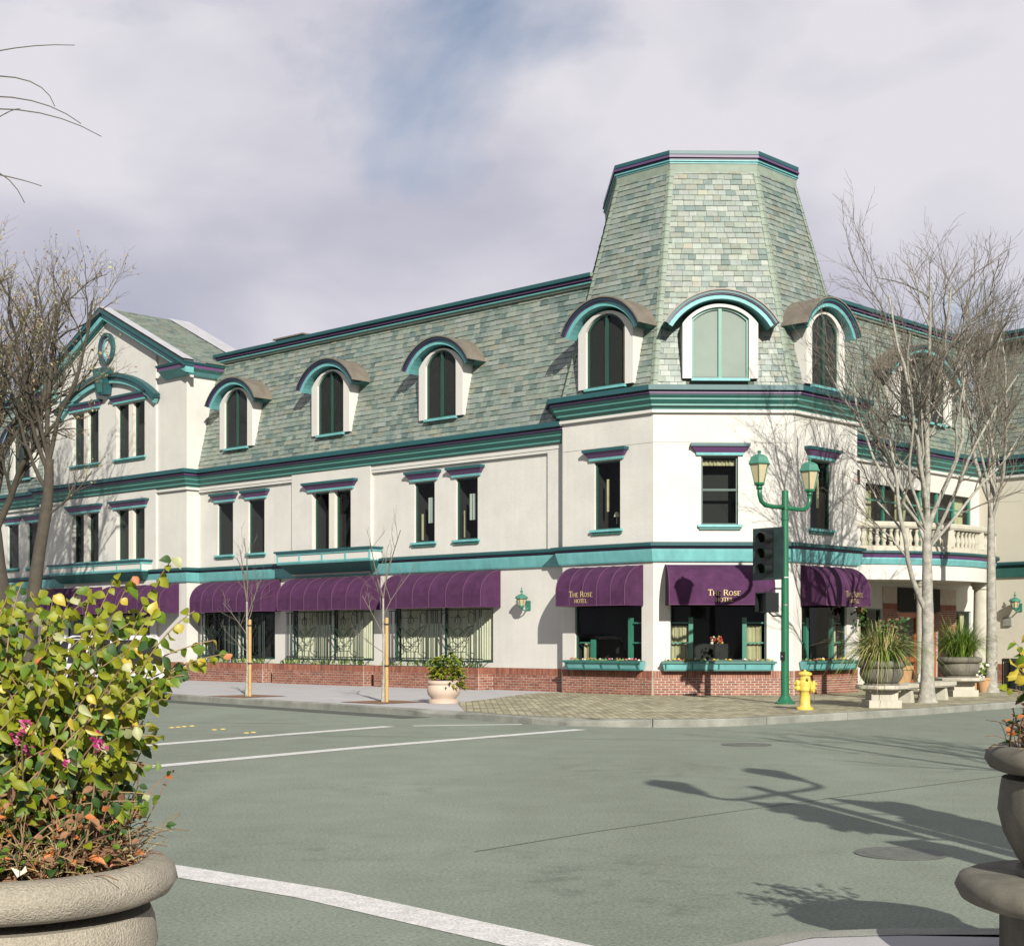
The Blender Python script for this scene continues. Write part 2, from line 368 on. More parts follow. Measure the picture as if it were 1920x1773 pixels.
stripe('crossing_line', [(-1.9, 28.85), (-.9, 29.15), (.2, 29.35)], .22)
stripe('crossing_line', [(-9.5, 12.8), (-4.93, 19.5), (-2.2, 23.4), (1.28, 27.75)], .3)
stripe('stop_line', [(-3.4, 11.7), (-2.42, 10.9), (-1.3, 9.95), (0, 8.5), (.7, 7.7)], .36)
stripe('asphalt_seam', [(-.3, 11.9), (.7, 13.1), (2.1, 14.6), (3.4, 15.9), (6.2, 18.6), (9, 21.4)], .02, 'seam')
stripe('asphalt_seam', [(-9, 26.5), (-4.5, 26.2), (0, 25.4), (5, 24.4), (10, 23.6)], .03, 'seam')
stripe('asphalt_seam', [(-12, 33), (-8, 30.3), (-4, 29.6)], .04, 'seam')
for x, y in [(345, 1362), (360, 1361), (402, 1368), (418, 1367), (462, 1374), (475, 1373), (322, 1364), (334, 1363)]:
    Y = 1.7 * 2811 / (y - 1195); X = (x - 960) / 2811 * Y; mb = MB(); mb.lathe([(.055, 0), (.05, .012), (.03, .018)], 'yellow_paint', 10, (0, 0, 0))
    o = mb.build('road_stud'); o.location = (X, Y, .001); tag(o, 'small yellow raised marker in a row of dots on the asphalt', 'road marker', 'yellow road markers before the far crossing')
def manhole(x, y, r, label):
    t = thing('manhole_cover', label, 'manhole', (x, y, .003))
    mb = MB(); mb.lathe([(r, 0), (r, .004), (r * .86, .004)], 'cast_iron', 36); mb.build('rim', t)
    mb = MB(); mb.lathe([(r * .8, 0), (r * .8, .006), (r * .72, .006), (r * .7, .003), (r * .5, .003), (r * .48, .006), (r * .4, .006), (r * .38, .003)], 'cast_iron', 36); mb.build('lid', t)
manhole(3.06, 11.8, .36, 'round iron manhole cover in the dark lamp shadow near the right urn'); manhole(3.72, 23.8, .4, 'round iron manhole cover in the sunlit middle of the junction')

# ------------------------------------------------------------------ hotel
HO = (A.x, A.y, 0.0)
hotel = thing('hotel', 'cream corner hotel with green slate mansard tower, teal trim and purple awnings', 'building', HO)
def part(mb, name, parent=None, smooth=False, centre=False):
    return mb.build(name, parent or hotel, HO if (parent is None or True) else (0, 0, 0), smooth, centre)
def wall(mb, P, u0, u1, z0, z1, v, holes, m='stucco', rev=.16):
    us = sorted({u0, u1, *[h[0] for h in holes], *[h[1] for h in holes]}); zs = sorted({z0, z1, *[h[2] for h in holes], *[h[3] for h in holes]})
    for i in range(len(us) - 1):
        for j in range(len(zs) - 1):
            um, zm = (us[i] + us[i + 1]) / 2, (zs[j] + zs[j + 1]) / 2
            if any(h[0] < um < h[1] and h[2] < zm < h[3] for h in holes): continue
            if um < u0 or um > u1 or zm < z0 or zm > z1: continue
            mb.poly([P(us[i], v, zs[j]), P(us[i + 1], v, zs[j]), P(us[i + 1], v, zs[j + 1]), P(us[i], v, zs[j + 1])], m)
    for a, b_, c, d in [h[:4] for h in holes]:
        w = v - rev
        for q in ([(a, c), (b_, c)], [(b_, c), (b_, d)], [(b_, d), (a, d)], [(a, d), (a, c)]):
            (ua, za), (ub, zb) = q; mb.poly([P(ua, v, za), P(ub, v, zb), P(ub, w, zb), P(ua, w, za)], m)
def sweep(name, path, prof, mats, parent=None, closed_ends=True):
    # path: plan points, left to right as the camera sees them; prof: (outward, z); mats: one per profile segment
    pts = [Vector(p) for p in path]; off = []
    for i in range(len(pts)):
        ns = []
        if i > 0: d = (pts[i] - pts[i - 1]).normalized(); ns.append(Vector((d.y, -d.x)))
        if i < len(pts) - 1: d = (pts[i + 1] - pts[i]).normalized(); ns.append(Vector((d.y, -d.x)))
        if len(ns) == 2: k = (ns[0] + ns[1]) / (1 + ns[0].dot(ns[1]))
        else: k = ns[0]
        off.append(k)
    mb = MB()
    for i in range(len(pts) - 1):
        for j in range(len(prof) - 1):
            (v0, z0), (v1, z1) = prof[j], prof[j + 1]
            a, b_, c, d = pts[i] + off[i] * v0, pts[i + 1] + off[i + 1] * v0, pts[i + 1] + off[i + 1] * v1, pts[i] + off[i] * v1
            mb.poly([(*a, z0), (*b_, z0), (*c, z1), (*d, z1)], mats[j])
    if closed_ends:
        for i in (0, len(pts) - 1): mb.poly([(*(pts[i] + off[i] * v), z) for v, z in prof], mats[0])
    return part(mb, name, parent)
def plp(P, *uv): return [pl(P, u, v) for u, v in uv]
back = -nC
T1 = pl(LP, 3.26, 0); T2 = pl(RP, 3.31, 0); T3 = pl(RP, 5.01, -1.7); T4 = pl(RP, 14.3, -1.7); dW = Vector((.62, -.7846)); T5 = T4 + dW * 9; nW = Vector((dW.y, -dW.x))
WP = frame(T4, dW, nW)
GU0, GU1, GV = 21.44, 31.76, .23
Wp = [pl(LP, 44, -.35), pl(LP, GU1, -.35), pl(LP, GU1, GV), pl(LP, GU0, GV), pl(LP, GU0, -.35), pl(LP, 3.26, -.35)]
def octo(ins):           # tower octagon (visible five corners) inset by ins
    def co(p, n1, n2): return p - (n1 + n2) / (1 + n1.dot(n2)) * ins
    nLL = -dC; nRR = dC
    c1, c2, c3, c4 = co(T1, nLL, nL), co(A, nL, nC), co(B, nC, nR), co(T2, nR, nRR)
    return [c1 + back * (3.7 - 2 * .4142 * ins * .0), c1, c2, c3, c4, c4 + back * 3.7]
# ---- upper walls and their windows
def window(P, u0, u1, z0, z1, v, mull=0, sill=True, hood=True, rail=None, cur=None, room=.55, hood_w=.3, glassv=.10, fr=.05, label=None):
    fb = MB(); g = v - glassv; n = 1 if not mull else 2
    spans = [(u0, u1)] if not mull else [(u0, (u0 + u1) / 2 - mull / 2), ((u0 + u1) / 2 + mull / 2, u1)]
    for a, b_ in spans:
        fb.box(P, a, a + fr, g - .03, g + .03, z0, z1, 'frame'); fb.box(P, b_ - fr, b_, g - .03, g + .03, z0, z1, 'frame')
        fb.box(P, a + fr, b_ - fr, g - .03, g + .03, z0, z0 + fr, 'frame'); fb.box(P, a + fr, b_ - fr, g - .03, g + .03, z1 - fr, z1, 'frame')
        if rail: fb.box(P, a + fr, b_ - fr, g - .02, g + .035, rail - .03, rail + .03, 'frame')
    w = part(fb, 'window')
    if label: w['label'] = label
    for a, b_ in spans:
        zz = [(z0 + fr, z1 - fr)] if not rail else [(z0 + fr, rail - .03), (rail + .03, z1 - fr)]
        for c, d in zz:
            pb = MB(); pb.poly([P(a + fr, g, c), P(b_ - fr, g, c), P(b_ - fr, g, d), P(a + fr, g, d)], 'glass'); part(pb, 'pane', w)
    if mull:
        m = MB(); m.box(P, spans[0][1], spans[1][0], v - .16, v - .03, z0, z1, 'mullion'); part(m, 'mullion', w)
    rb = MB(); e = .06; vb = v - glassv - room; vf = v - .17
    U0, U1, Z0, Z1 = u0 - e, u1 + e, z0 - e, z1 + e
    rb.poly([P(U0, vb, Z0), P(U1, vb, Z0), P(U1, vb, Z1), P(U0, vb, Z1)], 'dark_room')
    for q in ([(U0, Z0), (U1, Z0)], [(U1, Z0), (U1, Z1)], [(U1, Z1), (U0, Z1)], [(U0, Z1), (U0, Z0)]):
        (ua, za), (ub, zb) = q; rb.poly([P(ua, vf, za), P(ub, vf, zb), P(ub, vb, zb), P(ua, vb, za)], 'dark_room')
    part(rb, 'room_shade_backing', w)  # near-black box behind the glass, the room's shade painted in
    if sill:
        s = MB(); s.box(P, u0 - .1, u1 + .1, v - .02, v + .10, z0 - .06, z0 + .005, 'cyan'); s.box(P, u0 - .06, u1 + .06, v - .02, v + .06, z0 - .13, z0 - .06, 'seagreen'); part(s, 'sill', w)
    if hood:
        s = MB(); k = hood_w
        def fl(a0, a1, za, zb, pa, pb_, m):
            s.hexa([P(u0 - a0, v - .02, za), P(u1 + a0, v - .02, za), P(u1 + a0, v + pa, za), P(u0 - a0, v + pa, za), P(u0 - a1, v - .02, zb), P(u1 + a1, v - .02, zb), P(u1 + a1, v + pb_, zb), P(u0 - a1, v + pb_, zb)], m)
        fl(k * .45, k * .5, z1 + .02, z1 + .09, .07, .08, 'cyan'); fl(k * .5, k * .92, z1 + .09, z1 + .25, .07, .17, 'plum'); fl(k, k, z1 + .25, z1 + .33, .2, .2, 'teal')
        part(s, 'lintel_hood', w)
    if cur:
        for (ca, cb, c0, c1, mt) in cur: curtain(P, ca, cb, c0, c1, g - .14, mt, w)
    return w
def curtain(P, a, b_, z0, z1, v, m, parent, folds=.025):
    mb = MB(); n = max(6, int(abs(b_ - a) / .03)); pr = None
    for i in range(n + 1):
        u = a + (b_ - a) * i / n; w = v + folds * math.sin(i * 1.7 + a) + folds * .4 * math.sin(i * 4.1)
        if pr: mb.poly([P(pr[0], pr[1], z0), P(u, w, z0), P(u, w, z1), P(pr[0], pr[1], z1)], m)
        pr = (u, w)
    return part(mb, 'curtain', parent, smooth='all')
Wz0, Wz1 = 4.68, 6.58
# tower walls
tw = MB()
SH = dict(L=(.40, 2.80, 1.07, 3.15), C=(.46, 3.06, 1.07, 3.15), R=(.42, 2.75, 1.07, 3.15))
UW = dict(L=(1.15, 2.08), C=(1.29, 2.29), R=(.85, 1.92))
wall(tw, LP, 0, 3.26, .81, 7.86, 0, [(*UW['L'], Wz0, Wz1), SH['L']])
wall(tw, CP, 0, CW, .81, 7.86, 0, [(*UW['C'], Wz0 + .05, Wz1), SH['C']])
wall(tw, RP, 0, 3.31, .81, 7.86, 0, [(*UW['R'], Wz0, Wz1), SH['R']])
tb = [T1 + back * 3, T1]; tc2 = [T2, T3]
for (p, q) in ((T1 + back * 3, T1), (T2, T2 + back * 4)): tw.poly([(*p, .15), (*q, .15), (*q, 7.86), (*p, 7.86)], 'stucco')
tower_wall = part(tw, 'tower_wall')
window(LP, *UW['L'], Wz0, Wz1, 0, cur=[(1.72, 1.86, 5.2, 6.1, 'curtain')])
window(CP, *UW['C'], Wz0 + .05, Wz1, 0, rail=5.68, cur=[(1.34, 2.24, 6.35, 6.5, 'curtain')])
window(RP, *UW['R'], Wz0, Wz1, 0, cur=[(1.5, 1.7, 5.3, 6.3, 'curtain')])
# tower left window: a small table lamp behind the pane
lb = MB(); lb.lathe([(.10, 0), (.05, .13)], 'curtain_pale', 10, LP(1.55, -.35, 5.05)); lb.lathe([(.02, -.2), (.02, 0)], 'curtain', 6, LP(1.55, -.35, 5.05)); part(lb, 'table_lamp')
jb = MB(); jb.box(CP, .01, CW - .01, -.02, .003, 6.945, 6.957, 'kerb'); jb.box(LP, .01, 3.25, -.02, .003, 6.945, 6.957, 'kerb'); part(jb, 'control_joint')
for a_, b__ in ((4.1, 11.76), (15.89, 21.4)):
    jb = MB(); jb.box(LP, a_, b__, -.37, -.347, 6.945, 6.957, 'kerb'); part(jb, 'control_joint')
# left facade walls
lw = MB(); V = -.35
hol = [(19.4, 20.34), (17.55, 18.48), (8.89, 9.82), (7.0, 7.94)]
DW = [(6.35, 10.7), (11.75, 15.95), (16.95, 21.15)]
wall(lw, LP, 3.26, GU0, .81, 3.8, V, [(a, b_, .95, 3.2) for a, b_ in DW])
wall(lw, LP, 3.26, 11.78, 3.8, 7.3, V, [(a, b_, Wz0, Wz1) for a, b_ in hol[2:]])
wall(lw, LP, 15.87, GU0, 3.8, 7.3, V, [(a, b_, Wz0, Wz1) for a, b_ in hol[:2]])
wall(lw, LP, 11.78, 15.87, 3.8, 7.3, V + .12, [(12.76, 14.78, Wz0 - .05, Wz1)], rev=.26)
for u in (11.78, 15.87): lw.poly([LP(u, V, 3.8), LP(u, V + .12, 3.8), LP(u, V + .12, 7.3), LP(u, V, 7.3)], 'stucco')
lw.box(LP, 3.262, 11.779, V - .02, V + .08, 7.03, 7.3, 'stucco'); lw.box(LP, 15.871, GU0, V - .02, V + .08, 7.03, 7.3, 'stucco')
lw.box(LP, 3.262, 4.08, V - .02, V + .078, 4.2, 7.03, 'stucco')
part(lw, 'facade_wall'); lw = MB()
wall(lw, LP, GU1, 44, .15, 7.3, V, [(34.85, 35.78, Wz0, Wz1), (33.05, 34.05, Wz0, Wz1), (38, 39, Wz0, Wz1)])
part(lw, 'facade_wall')
for a, b_ in hol: window(LP, a, b_, Wz0, Wz1, V, cur=[(a + .1, a + .16, Wz0 + .1, 5.5, 'curtain')] if a > 10 else [(a + .3, a + .55, 5.3, 6.1, 'blind_and_sheen'), (b_ - .16, b_ - .1, Wz0 + .1, 5.6, 'curtain')])
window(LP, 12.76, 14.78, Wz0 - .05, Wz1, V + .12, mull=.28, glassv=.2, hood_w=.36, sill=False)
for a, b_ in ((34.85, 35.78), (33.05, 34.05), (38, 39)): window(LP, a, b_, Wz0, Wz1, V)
# gable block
gw = MB(); GC = (GU0 + GU1) / 2; gh = [(24.05, 26.03), (27.3, 29.28)]
z_e, z_a = 11.55, 14.05
for lo, hi, dz in ((Wz0, 6.62, 0), (8.57, 10.68, 0)):
    pass
GVc = GV + .1
wall(gw, LP, 23.3, 29.9, .81, 11.5, GVc, [(a, b_, Wz0, 6.62) for a, b_ in gh] + [(a, b_, 8.57, 10.68) for a, b_ in gh] + [(23.7, 26.0, .95, 3.1), (27.2, 29.6, .95, 3.1)], rev=.26)
wall(gw, LP, GU0, 23.3, .81, 11.5, GV, []); wall(gw, LP, 29.9, GU1, .81, 11.5, GV, [])
for u in (23.3, 29.9): gw.poly([LP(u, GV, .81), LP(u, GVc, .81), LP(u, GVc, 11.5), LP(u, GV, 11.5)], 'stucco')
def gz(u): return z_a - abs(u - GC) * (z_a - z_e) / (GU1 - GC)
gw.poly([LP(GU0, GV, 11.5), LP(23.3, GV, 11.5), LP(23.3, GV, gz(23.3)), LP(GU0, GV, z_e)], 'stucco'); gw.poly([LP(GU1, GV, 11.5), LP(29.9, GV, 11.5), LP(29.9, GV, gz(29.9)), LP(GU1, GV, z_e)], 'stucco')
gw.poly([LP(23.3, GVc, 11.5), LP(29.9, GVc, 11.5), LP(29.9, GVc, gz(29.9)), LP(GC, GVc, z_a), LP(23.3, GVc, gz(23.3))], 'stucco')
for u in (23.3, 29.9): gw.poly([LP(u, GV, 11.5), LP(u, GVc, 11.5), LP(u, GVc, gz(u)), LP(u, GV, gz(u))], 'stucco')
for u in (GU0, GU1): gw.poly([LP(u, GV, .15), LP(u, -3.2, .15), LP(u, -3.2, z_e), LP(u, GV, z_e)], 'stucco')
part(gw, 'gable_wall')
for a, b_ in gh:
    window(LP, a, b_, Wz0, 6.62, GVc, mull=.3, glassv=.2, cur=[(a + .1, a + .17, Wz0 + .1, 5.7, 'curtain'), (b_ - .72, b_ - .62, Wz0 + .1, 5.7, 'curtain')])
    window(LP, a, b_, 8.57, 10.68, GVc, mull=.3, glassv=.2, cur=[(a + .1, a + .17, 8.7, 9.6, 'curtain')])
# gable: rake cornice, oculus, arch and keystone
def rake(name, prof_rows):
    mb = MB()
    for (h0, h1, p, m) in prof_rows:          # heights below the roof line, projection
        for s in (-1, 1):
            ue = GC + s * (GU1 - GC + .45)
            zs = lambda u, h: z_a + .42 - abs(u - GC) * (z_a - z_e) / (GU1 - GC) - h
            q = [(GC, zs(GC, h1)), (ue, zs(ue, h1)), (ue, zs(ue, h0)), (GC, zs(GC, h0))]
            mb.poly([LP(u, GV + p, z) for u, z in q], m)
            mb.poly([LP(q[0][0], GV + p, q[0][1]), LP(q[1][0], GV + p, q[1][1]), LP(q[1][0], GV, q[1][1]), LP(q[0][0], GV, q[0][1])], m)
            mb.poly([LP(q[1][0], GV + p, q[1][1]), LP(q[2][0], GV + p, q[2][1]), LP(q[2][0], GV, q[2][1]), LP(q[1][0], GV, q[1][1])], m)
    return part(mb, name)
rake('rake_cornice', [(0, .16, .5, 'teal'), (.16, .21, .46, 'navy'), (.21, .42, .36, 'cyan'), (.42, .5, .2, 'seagreen'), (.5, .58, .14, 'stucco_plain')])
# eave returns at both feet of the gable
EAV = [(.0, -.45), (.12, -.42), (.34, -.22), (.42, -.2), (.42, -.08), (.46, -.08), (.5, 0), (0, .04)]
EAM = ['cyan', 'cyan', 'cyan', 'plum', 'navy', 'teal', 'teal']
sweep('eave_return', [pl(LP, 22.75, GV), pl(LP, GU0, GV), pl(LP, GU0, -1.6)], [(v, z_e + .18 + z) for v, z in EAV], EAM)
sweep('eave_return', [pl(LP, GU1, -1.6), pl(LP, GU1, GV), pl(LP, 30.5, GV)], [(v, z_e + .18 + z) for v, z in EAV], EAM)
def ring(mb, P, uc, zc, ru, rz, wid, v0, v1, m, n=32):
    for i in range(n):
        a, b_ = 2 * math.pi * i / n, 2 * math.pi * (i + 1) / n
        pa = lambda t, k: (uc + (ru + k) * math.cos(t), zc + (rz + k) * math.sin(t))
        i0, i1, o0, o1 = pa(a, 0), pa(b_, 0), pa(a, wid), pa(b_, wid)
        mb.poly([P(i0[0], v1, i0[1]), P(o0[0], v1, o0[1]), P(o1[0], v1, o1[1]), P(i1[0], v1, i1[1])], m)
        mb.poly([P(o0[0], v0, o0[1]), P(o0[0], v1, o0[1]), P(o1[0], v1, o1[1]), P(o1[0], v0, o1[1])], m)
        mb.poly([P(i0[0], v0, i0[1]), P(i0[0], v1, i0[1]), P(i1[0], v1, i1[1]), P(i1[0], v0, i1[1])], m)
oc = MB(); ring(oc, LP, GC, 12.93, .28, .36, .07, GVc, GVc + .05, 'cyan'); ring(oc, LP, GC, 12.93, .35, .43, .05, GVc, GVc + .09, 'plum'); ring(oc, LP, GC, 12.93, .40, .48, .13, GVc, GVc + .14, 'teal'); part(oc, 'oculus')
def arcband(mb, P, uc, zc, r0, r1, a0, a1, v0, v1, m, n=24, faces='fobi', ends=True):
    for i in range(n):
        a, b_ = a0 + (a1 - a0) * i / n, a0 + (a1 - a0) * (i + 1) / n
        q = lambda r, t: (uc + r * math.sin(t), zc + r * math.cos(t))
        i0, i1, o0, o1 = q(r0, a), q(r0, b_), q(r1, a), q(r1, b_)
        if 'f' in faces: mb.poly([P(i0[0], v1, i0[1]), P(i1[0], v1, i1[1]), P(o1[0], v1, o1[1]), P(o0[0], v1, o0[1])], m)
        if 'o' in faces: mb.poly([P(o0[0], v0, o0[1]), P(o1[0], v0, o1[1]), P(o1[0], v1, o1[1]), P(o0[0], v1, o0[1])], m)
        if 'i' in faces: mb.poly([P(i0[0], v0, i0[1]), P(i1[0], v0, i1[1]), P(i1[0], v1, i1[1]), P(i0[0], v1, i0[1])], m)
        if 'b' in faces: mb.poly([P(i0[0], v0, i0[1]), P(i1[0], v0, i1[1]), P(o1[0], v0, o1[1]), P(o0[0], v0, o0[1])], m)
    if ends:
        for t in (a0, a1):
            q = lambda r: (uc + r * math.sin(t), zc + r * math.cos(t)); i0, o0 = q(r0), q(r1)
            mb.poly([P(i0[0], v0, i0[1]), P(o0[0], v0, o0[1]), P(o0[0], v1, o0[1]), P(i0[0], v1, i0[1])], m)
ab = MB(); ch, rise = 3.55, 1.15; RR = (ch * ch + rise * rise) / (2 * rise); zc = 11.85 - RR; th = math.asin(ch / RR)
arcband(ab, LP, GC, zc, RR - .30, RR - .12, -th, th, GVc, GVc + .16, 'cyan'); arcband(ab, LP, GC, zc, RR - .12, RR - .07, -th, th, GVc, GVc + .22, 'navy'); arcband(ab, LP, GC, zc, RR - .07, RR + .09, -th, th, GVc, GVc + .3, 'teal'); part(ab, 'window_arch')
kb = MB(); kb.hexa([LP(GC - .24, GVc, 11.12), LP(GC + .24, GVc, 11.12), LP(GC + .24, GVc + .34, 11.12), LP(GC - .24, GVc + .34, 11.12), LP(GC - .42, GVc, 12.12), LP(GC + .42, GVc, 12.12), LP(GC + .42, GVc + .46, 12.12), LP(GC - .42, GVc + .46, 12.12)], 'teal')
kb.hexa([LP(GC - .12, GVc + .33, 11.2), LP(GC + .12, GVc + .33, 11.2), LP(GC + .12, GVc + .39, 11.2), LP(GC - .12, GVc + .39, 11.2), LP(GC - .24, GVc + .44, 11.98), LP(GC + .24, GVc + .44, 11.98), LP(GC + .24, GVc + .5, 11.98), LP(GC - .24, GVc + .5, 11.98)], 'seagreen'); part(kb, 'keystone')
# ---- cornices and belts
BELT = [(0, 3.74), (.06, 3.74), (.08, 3.78), (.14, 4.02), (.15, 4.08), (.11, 4.09), (.13, 4.14), (.24, 4.16), (.25, 4.24), (0, 4.28)]
BELM = ['stucco_plain', 'cyan', 'cyan', 'cyan', 'navy', 'plum', 'teal', 'teal', 'teal']
sweep('belt_course', Wp + [T1, A, B, T2, T3], BELT, BELM)
sweep('belt_course', [T4, T5], BELT, ['stucco_plain', 'seagreen', 'seagreen', 'seagreen', 'navy', 'teal', 'teal', 'teal', 'teal'])
EAVE = [(.02, 7.10), (.10, 7.12), (.10, 7.20), (.06, 7.21), (.08, 7.25), (.17, 7.30), (.17, 7.35), (.26, 7.46), (.26, 7.50), (.33, 7.58), (.33, 7.61), (.36, 7.615), (.36, 7.655), (.33, 7.66), (.33, 7.69), (.44, 7.70), (.44, 7.84), (-.3, 7.9)]
EAVM = ['stucco_plain', 'stucco_plain', 'stucco_plain', 'jade', 'seagreen', 'jade', 'seagreen', 'jade', 'seagreen', 'navy', 'navy', 'plum', 'navy', 'navy', 'navy', 'teal', 'teal']
sweep('eave_cornice', Wp[:1] + Wp[1:], EAVE, EAVM)
sweep('eave_cornice', [pl(RP, 4.2, -1.7), T4, T5], EAVE, EAVM)
TE = [(v, 7.72 + (z - 7.10) * .96) for v, z in EAVE[:-1]] + [(-.3, 8.48)]
sweep('tower_cornice', octo(0), TE, EAVM)
# ---- roofs with slates
SL = [(.335, .41, .325), (.305, .38, .29), (.36, .42, .335), (.29, .375, .31), (.275, .355, .305), (.355, .41, .355), (.335, .375, .275)]
SD = [(.17, .27, .225), (.21, .30, .24), (.15, .24, .21)]; SO = [(.36, .35, .23), (.40, .41, .29)]
slate_rest = MB(); slate_n = [0]
def slates(p0, p1, p2, p3, roof, single=0, excl=(), exp=.165, wd=.28, dark=.14):
    p0, p1, p2, p3 = map(Vector, (p0, p1, p2, p3)); up = ((p3 - p0).length + (p2 - p1).length) / 2; n = max(1, round(up / exp)); nrm = (p1 - p0).cross(p3 - p0).normalized()
    if nrm.y > 0: nrm = -nrm
    items = []
    for i in range(n):
        t0, t1 = i / n, (i + 1.25) / n; t1 = min(t1, 1.0)
        a0, b0, a1, b1 = p0.lerp(p3, t0), p1.lerp(p2, t0), p0.lerp(p3, t1), p1.lerp(p2, t1)
        w = (b0 - a0).length; x = -rnd.random() * wd * .8 if i % 2 else 0.0; x = -(.5 * wd if i % 2 else 0) - rnd.random() * .08
        while x < w:
            ww = wd * rnd.uniform(.72, 1.2); s0, s1 = max(x, 0) / w, min(x + ww - .008, w) / w; x += ww
            if s1 - s0 < .02 / w: continue
            cen = a0.lerp(b0, (s0 + s1) / 2).lerp(a1.lerp(b1, (s0 + s1) / 2), .4)
            if any(e(cen) for e in excl): continue
            r = rnd.random(); c = rnd.choice(SD) if r < dark else (rnd.choice(SO) if r < dark + .03 else rnd.choice(SL)); k = rnd.uniform(.60, .80); gy = sum(c) / 3; c = tuple((q * .88 + gy * .12) * k * 1.04 for q in c)
            lift = .028 + rnd.uniform(-.006, .014); sg = rnd.uniform(-.006, .006)
            q0, q1, q2, q3 = a0.lerp(b0, s0), a0.lerp(b0, s1), a1.lerp(b1, s1), a1.lerp(b1, s0)
            dn = (a0 - a1).normalized() * sg
            f = [q0 + nrm * lift + dn, q1 + nrm * (lift + rnd.uniform(-.003, .003)) + dn, q2 + nrm * .006, q3 + nrm * .006]; bk = [q0 + dn, q1 + dn, q2, q3]
            items.append((cen, f, bk, c))
    for j, (cen, f, bk, c) in enumerate(items):
        one = single and slate_n[0] < 300
        mb = MB() if one else slate_rest
        mb.mesh(f + bk, [(0, 1, 2, 3), (0, 4, 5, 1), (1, 5, 6, 2), (0, 3, 7, 4)], 'slate', c)
        if one: part(mb, 'slate', roof, centre=True); slate_n[0] += 1
def quadroof(pts, name, m='underlay'):
    mb = MB()
    for q in pts: mb.poly(q, m)
    return part(mb, name)
zt0, zt1, INS = 8.42, 14.98, 1.70
o0, o1 = octo(.02), octo(INS)
def z3(p, z): return Vector((p.x, p.y, z))
troof = quadroof([[z3(o0[i], zt0), z3(o0[i + 1], zt0), z3(o1[i + 1], zt1), z3(o1[i], zt1)] for i in range(5)] + [[z3(p, zt1) for p in o1]], 'tower_roof')
DORM_T = {'L': (LP, 1.64, .70, 1.36), 'C': (CP, 1.80, .77, 1.5), 'R': (RP, 1.52, .70, 1.36)}
def inv(O, d, n, p): q = Vector((p.x, p.y)) - O; return q.dot(d), q.dot(n)
def ex(O, d, n, uc, hw, ztop, zlow=0):
    def f(p):
        u, v = inv(O, d, n, p); return abs(u - uc) < hw and zlow < p.z < ztop
    return f
slates(z3(o0[2], zt0), z3(o0[3], zt0), z3(o1[3], zt1), z3(o1[2], zt1), troof, 1, [ex(A, dC, nC, 1.80, .95, 10.5)], dark=.13)
slates(z3(o0[1], zt0), z3(o0[2], zt0), z3(o1[2], zt1), z3(o1[1], zt1), troof, 0, [ex(A, dL, nL, 1.64, .9, 10.5)])
slates(z3(o0[3], zt0), z3(o0[4], zt0), z3(o1[4], zt1), z3(o1[3], zt1), troof, 0, [ex(B, dR, nR, 1.52, .9, 10.5)])
slates(z3(o0[0], zt0), z3(o0[1], zt0), z3(o1[1], zt1), z3(o1[0], zt1), troof, 0)
for i in (1, 2, 3, 4):      # hip caps, cut into lengths like the slates
    hb = MB(); a, b_ = z3(o0[i], zt0), z3(o1[i], zt1); k = 32
    nn = [Vector((nL.x, nL.y, .25)), Vector((nC.x, nC.y, .25)), Vector((nR.x, nR.y, .25))]
    pair = {1: (Vector((-dC.x, -dC.y, .25)), nn[0]), 2: (nn[0], nn[1]), 3: (nn[1], nn[2]), 4: (nn[2], Vector((dC.x, dC.y, .25)))}[i]
    for j in range(k):
        p, q = a.lerp(b_, j / k), a.lerp(b_, (j + 1.1) / k)
        for n_, oth in (pair, pair[::-1]):
            n_ = n_.normalized(); ax = (b_ - a).normalized(); s = n_.cross(ax).normalized()
            if s.dot(oth) > 0: s = -s
            hb.mesh([p + n_ * .05 - s * .03, p + s * .10 + n_ * .045, q + s * .10 + n_ * .028, q + n_ * .03 - s * .03, p, p + s * .10], [(0, 1, 2, 3), (0, 4, 5, 1)], 'hip_trim')
    part(hb, 'hip_cap')
TT = [(.02, 14.62), (.07, 14.62), (.08, 14.94), (.10, 14.95), (.10, 14.99), (.14, 15.0), (.14, 15.03), (.11, 15.04), (.11, 15.10), (.16, 15.105), (.16, 15.16), (.13, 15.165), (.13, 15.19), (.14, 15.2), (.14, 15.30), (-.5, 15.33)]
TM = ['hip_trim', 'hip_trim', 'hip_trim', 'cyan', 'cyan', 'cyan', 'navy', 'navy', 'navy', 'plum', 'navy', 'navy', 'teal', 'teal', 'teal']
sweep('tower_crown', octo(INS - .02), TT, TM)
cap = MB(); cap.poly([(*p, 15.3) for p in octo(INS)], 'metal_roof'); part(cap, 'tower_roof_deck')
# left mansard
zm0, zm1 = 7.86, 12.05
def mv(z): return -.27 - (z - zm0) * .234
lroof = quadroof([[LP(GU0, mv(zm0), zm0), LP(2.4, mv(zm0), zm0), LP(2.4, mv(zm1), zm1), LP(GU0, mv(zm1), zm1)], [LP(44, mv(zm0), zm0), LP(GU1, mv(zm0), zm0), LP(GU1, mv(zm1), zm1), LP(44, mv(zm1), zm1)],
                  [LP(44, mv(zm1), zm1), LP(1, mv(zm1), zm1), LP(1, -9, zm1 + .1), LP(44, -9, zm1 + .1)]], 'mansard_roof')
DL = [8.58, 13.9, 19.17]
slates(LP(GU0, mv(zm0), zm0), LP(2.9, mv(zm0), zm0), LP(2.9, mv(zm1), zm1), LP(GU0, mv(zm1), zm1), lroof, 0, [ex(A, dL, nL, c, .92, 10.4, 8.5) for c in DL], wd=.29, exp=.165, dark=.2)
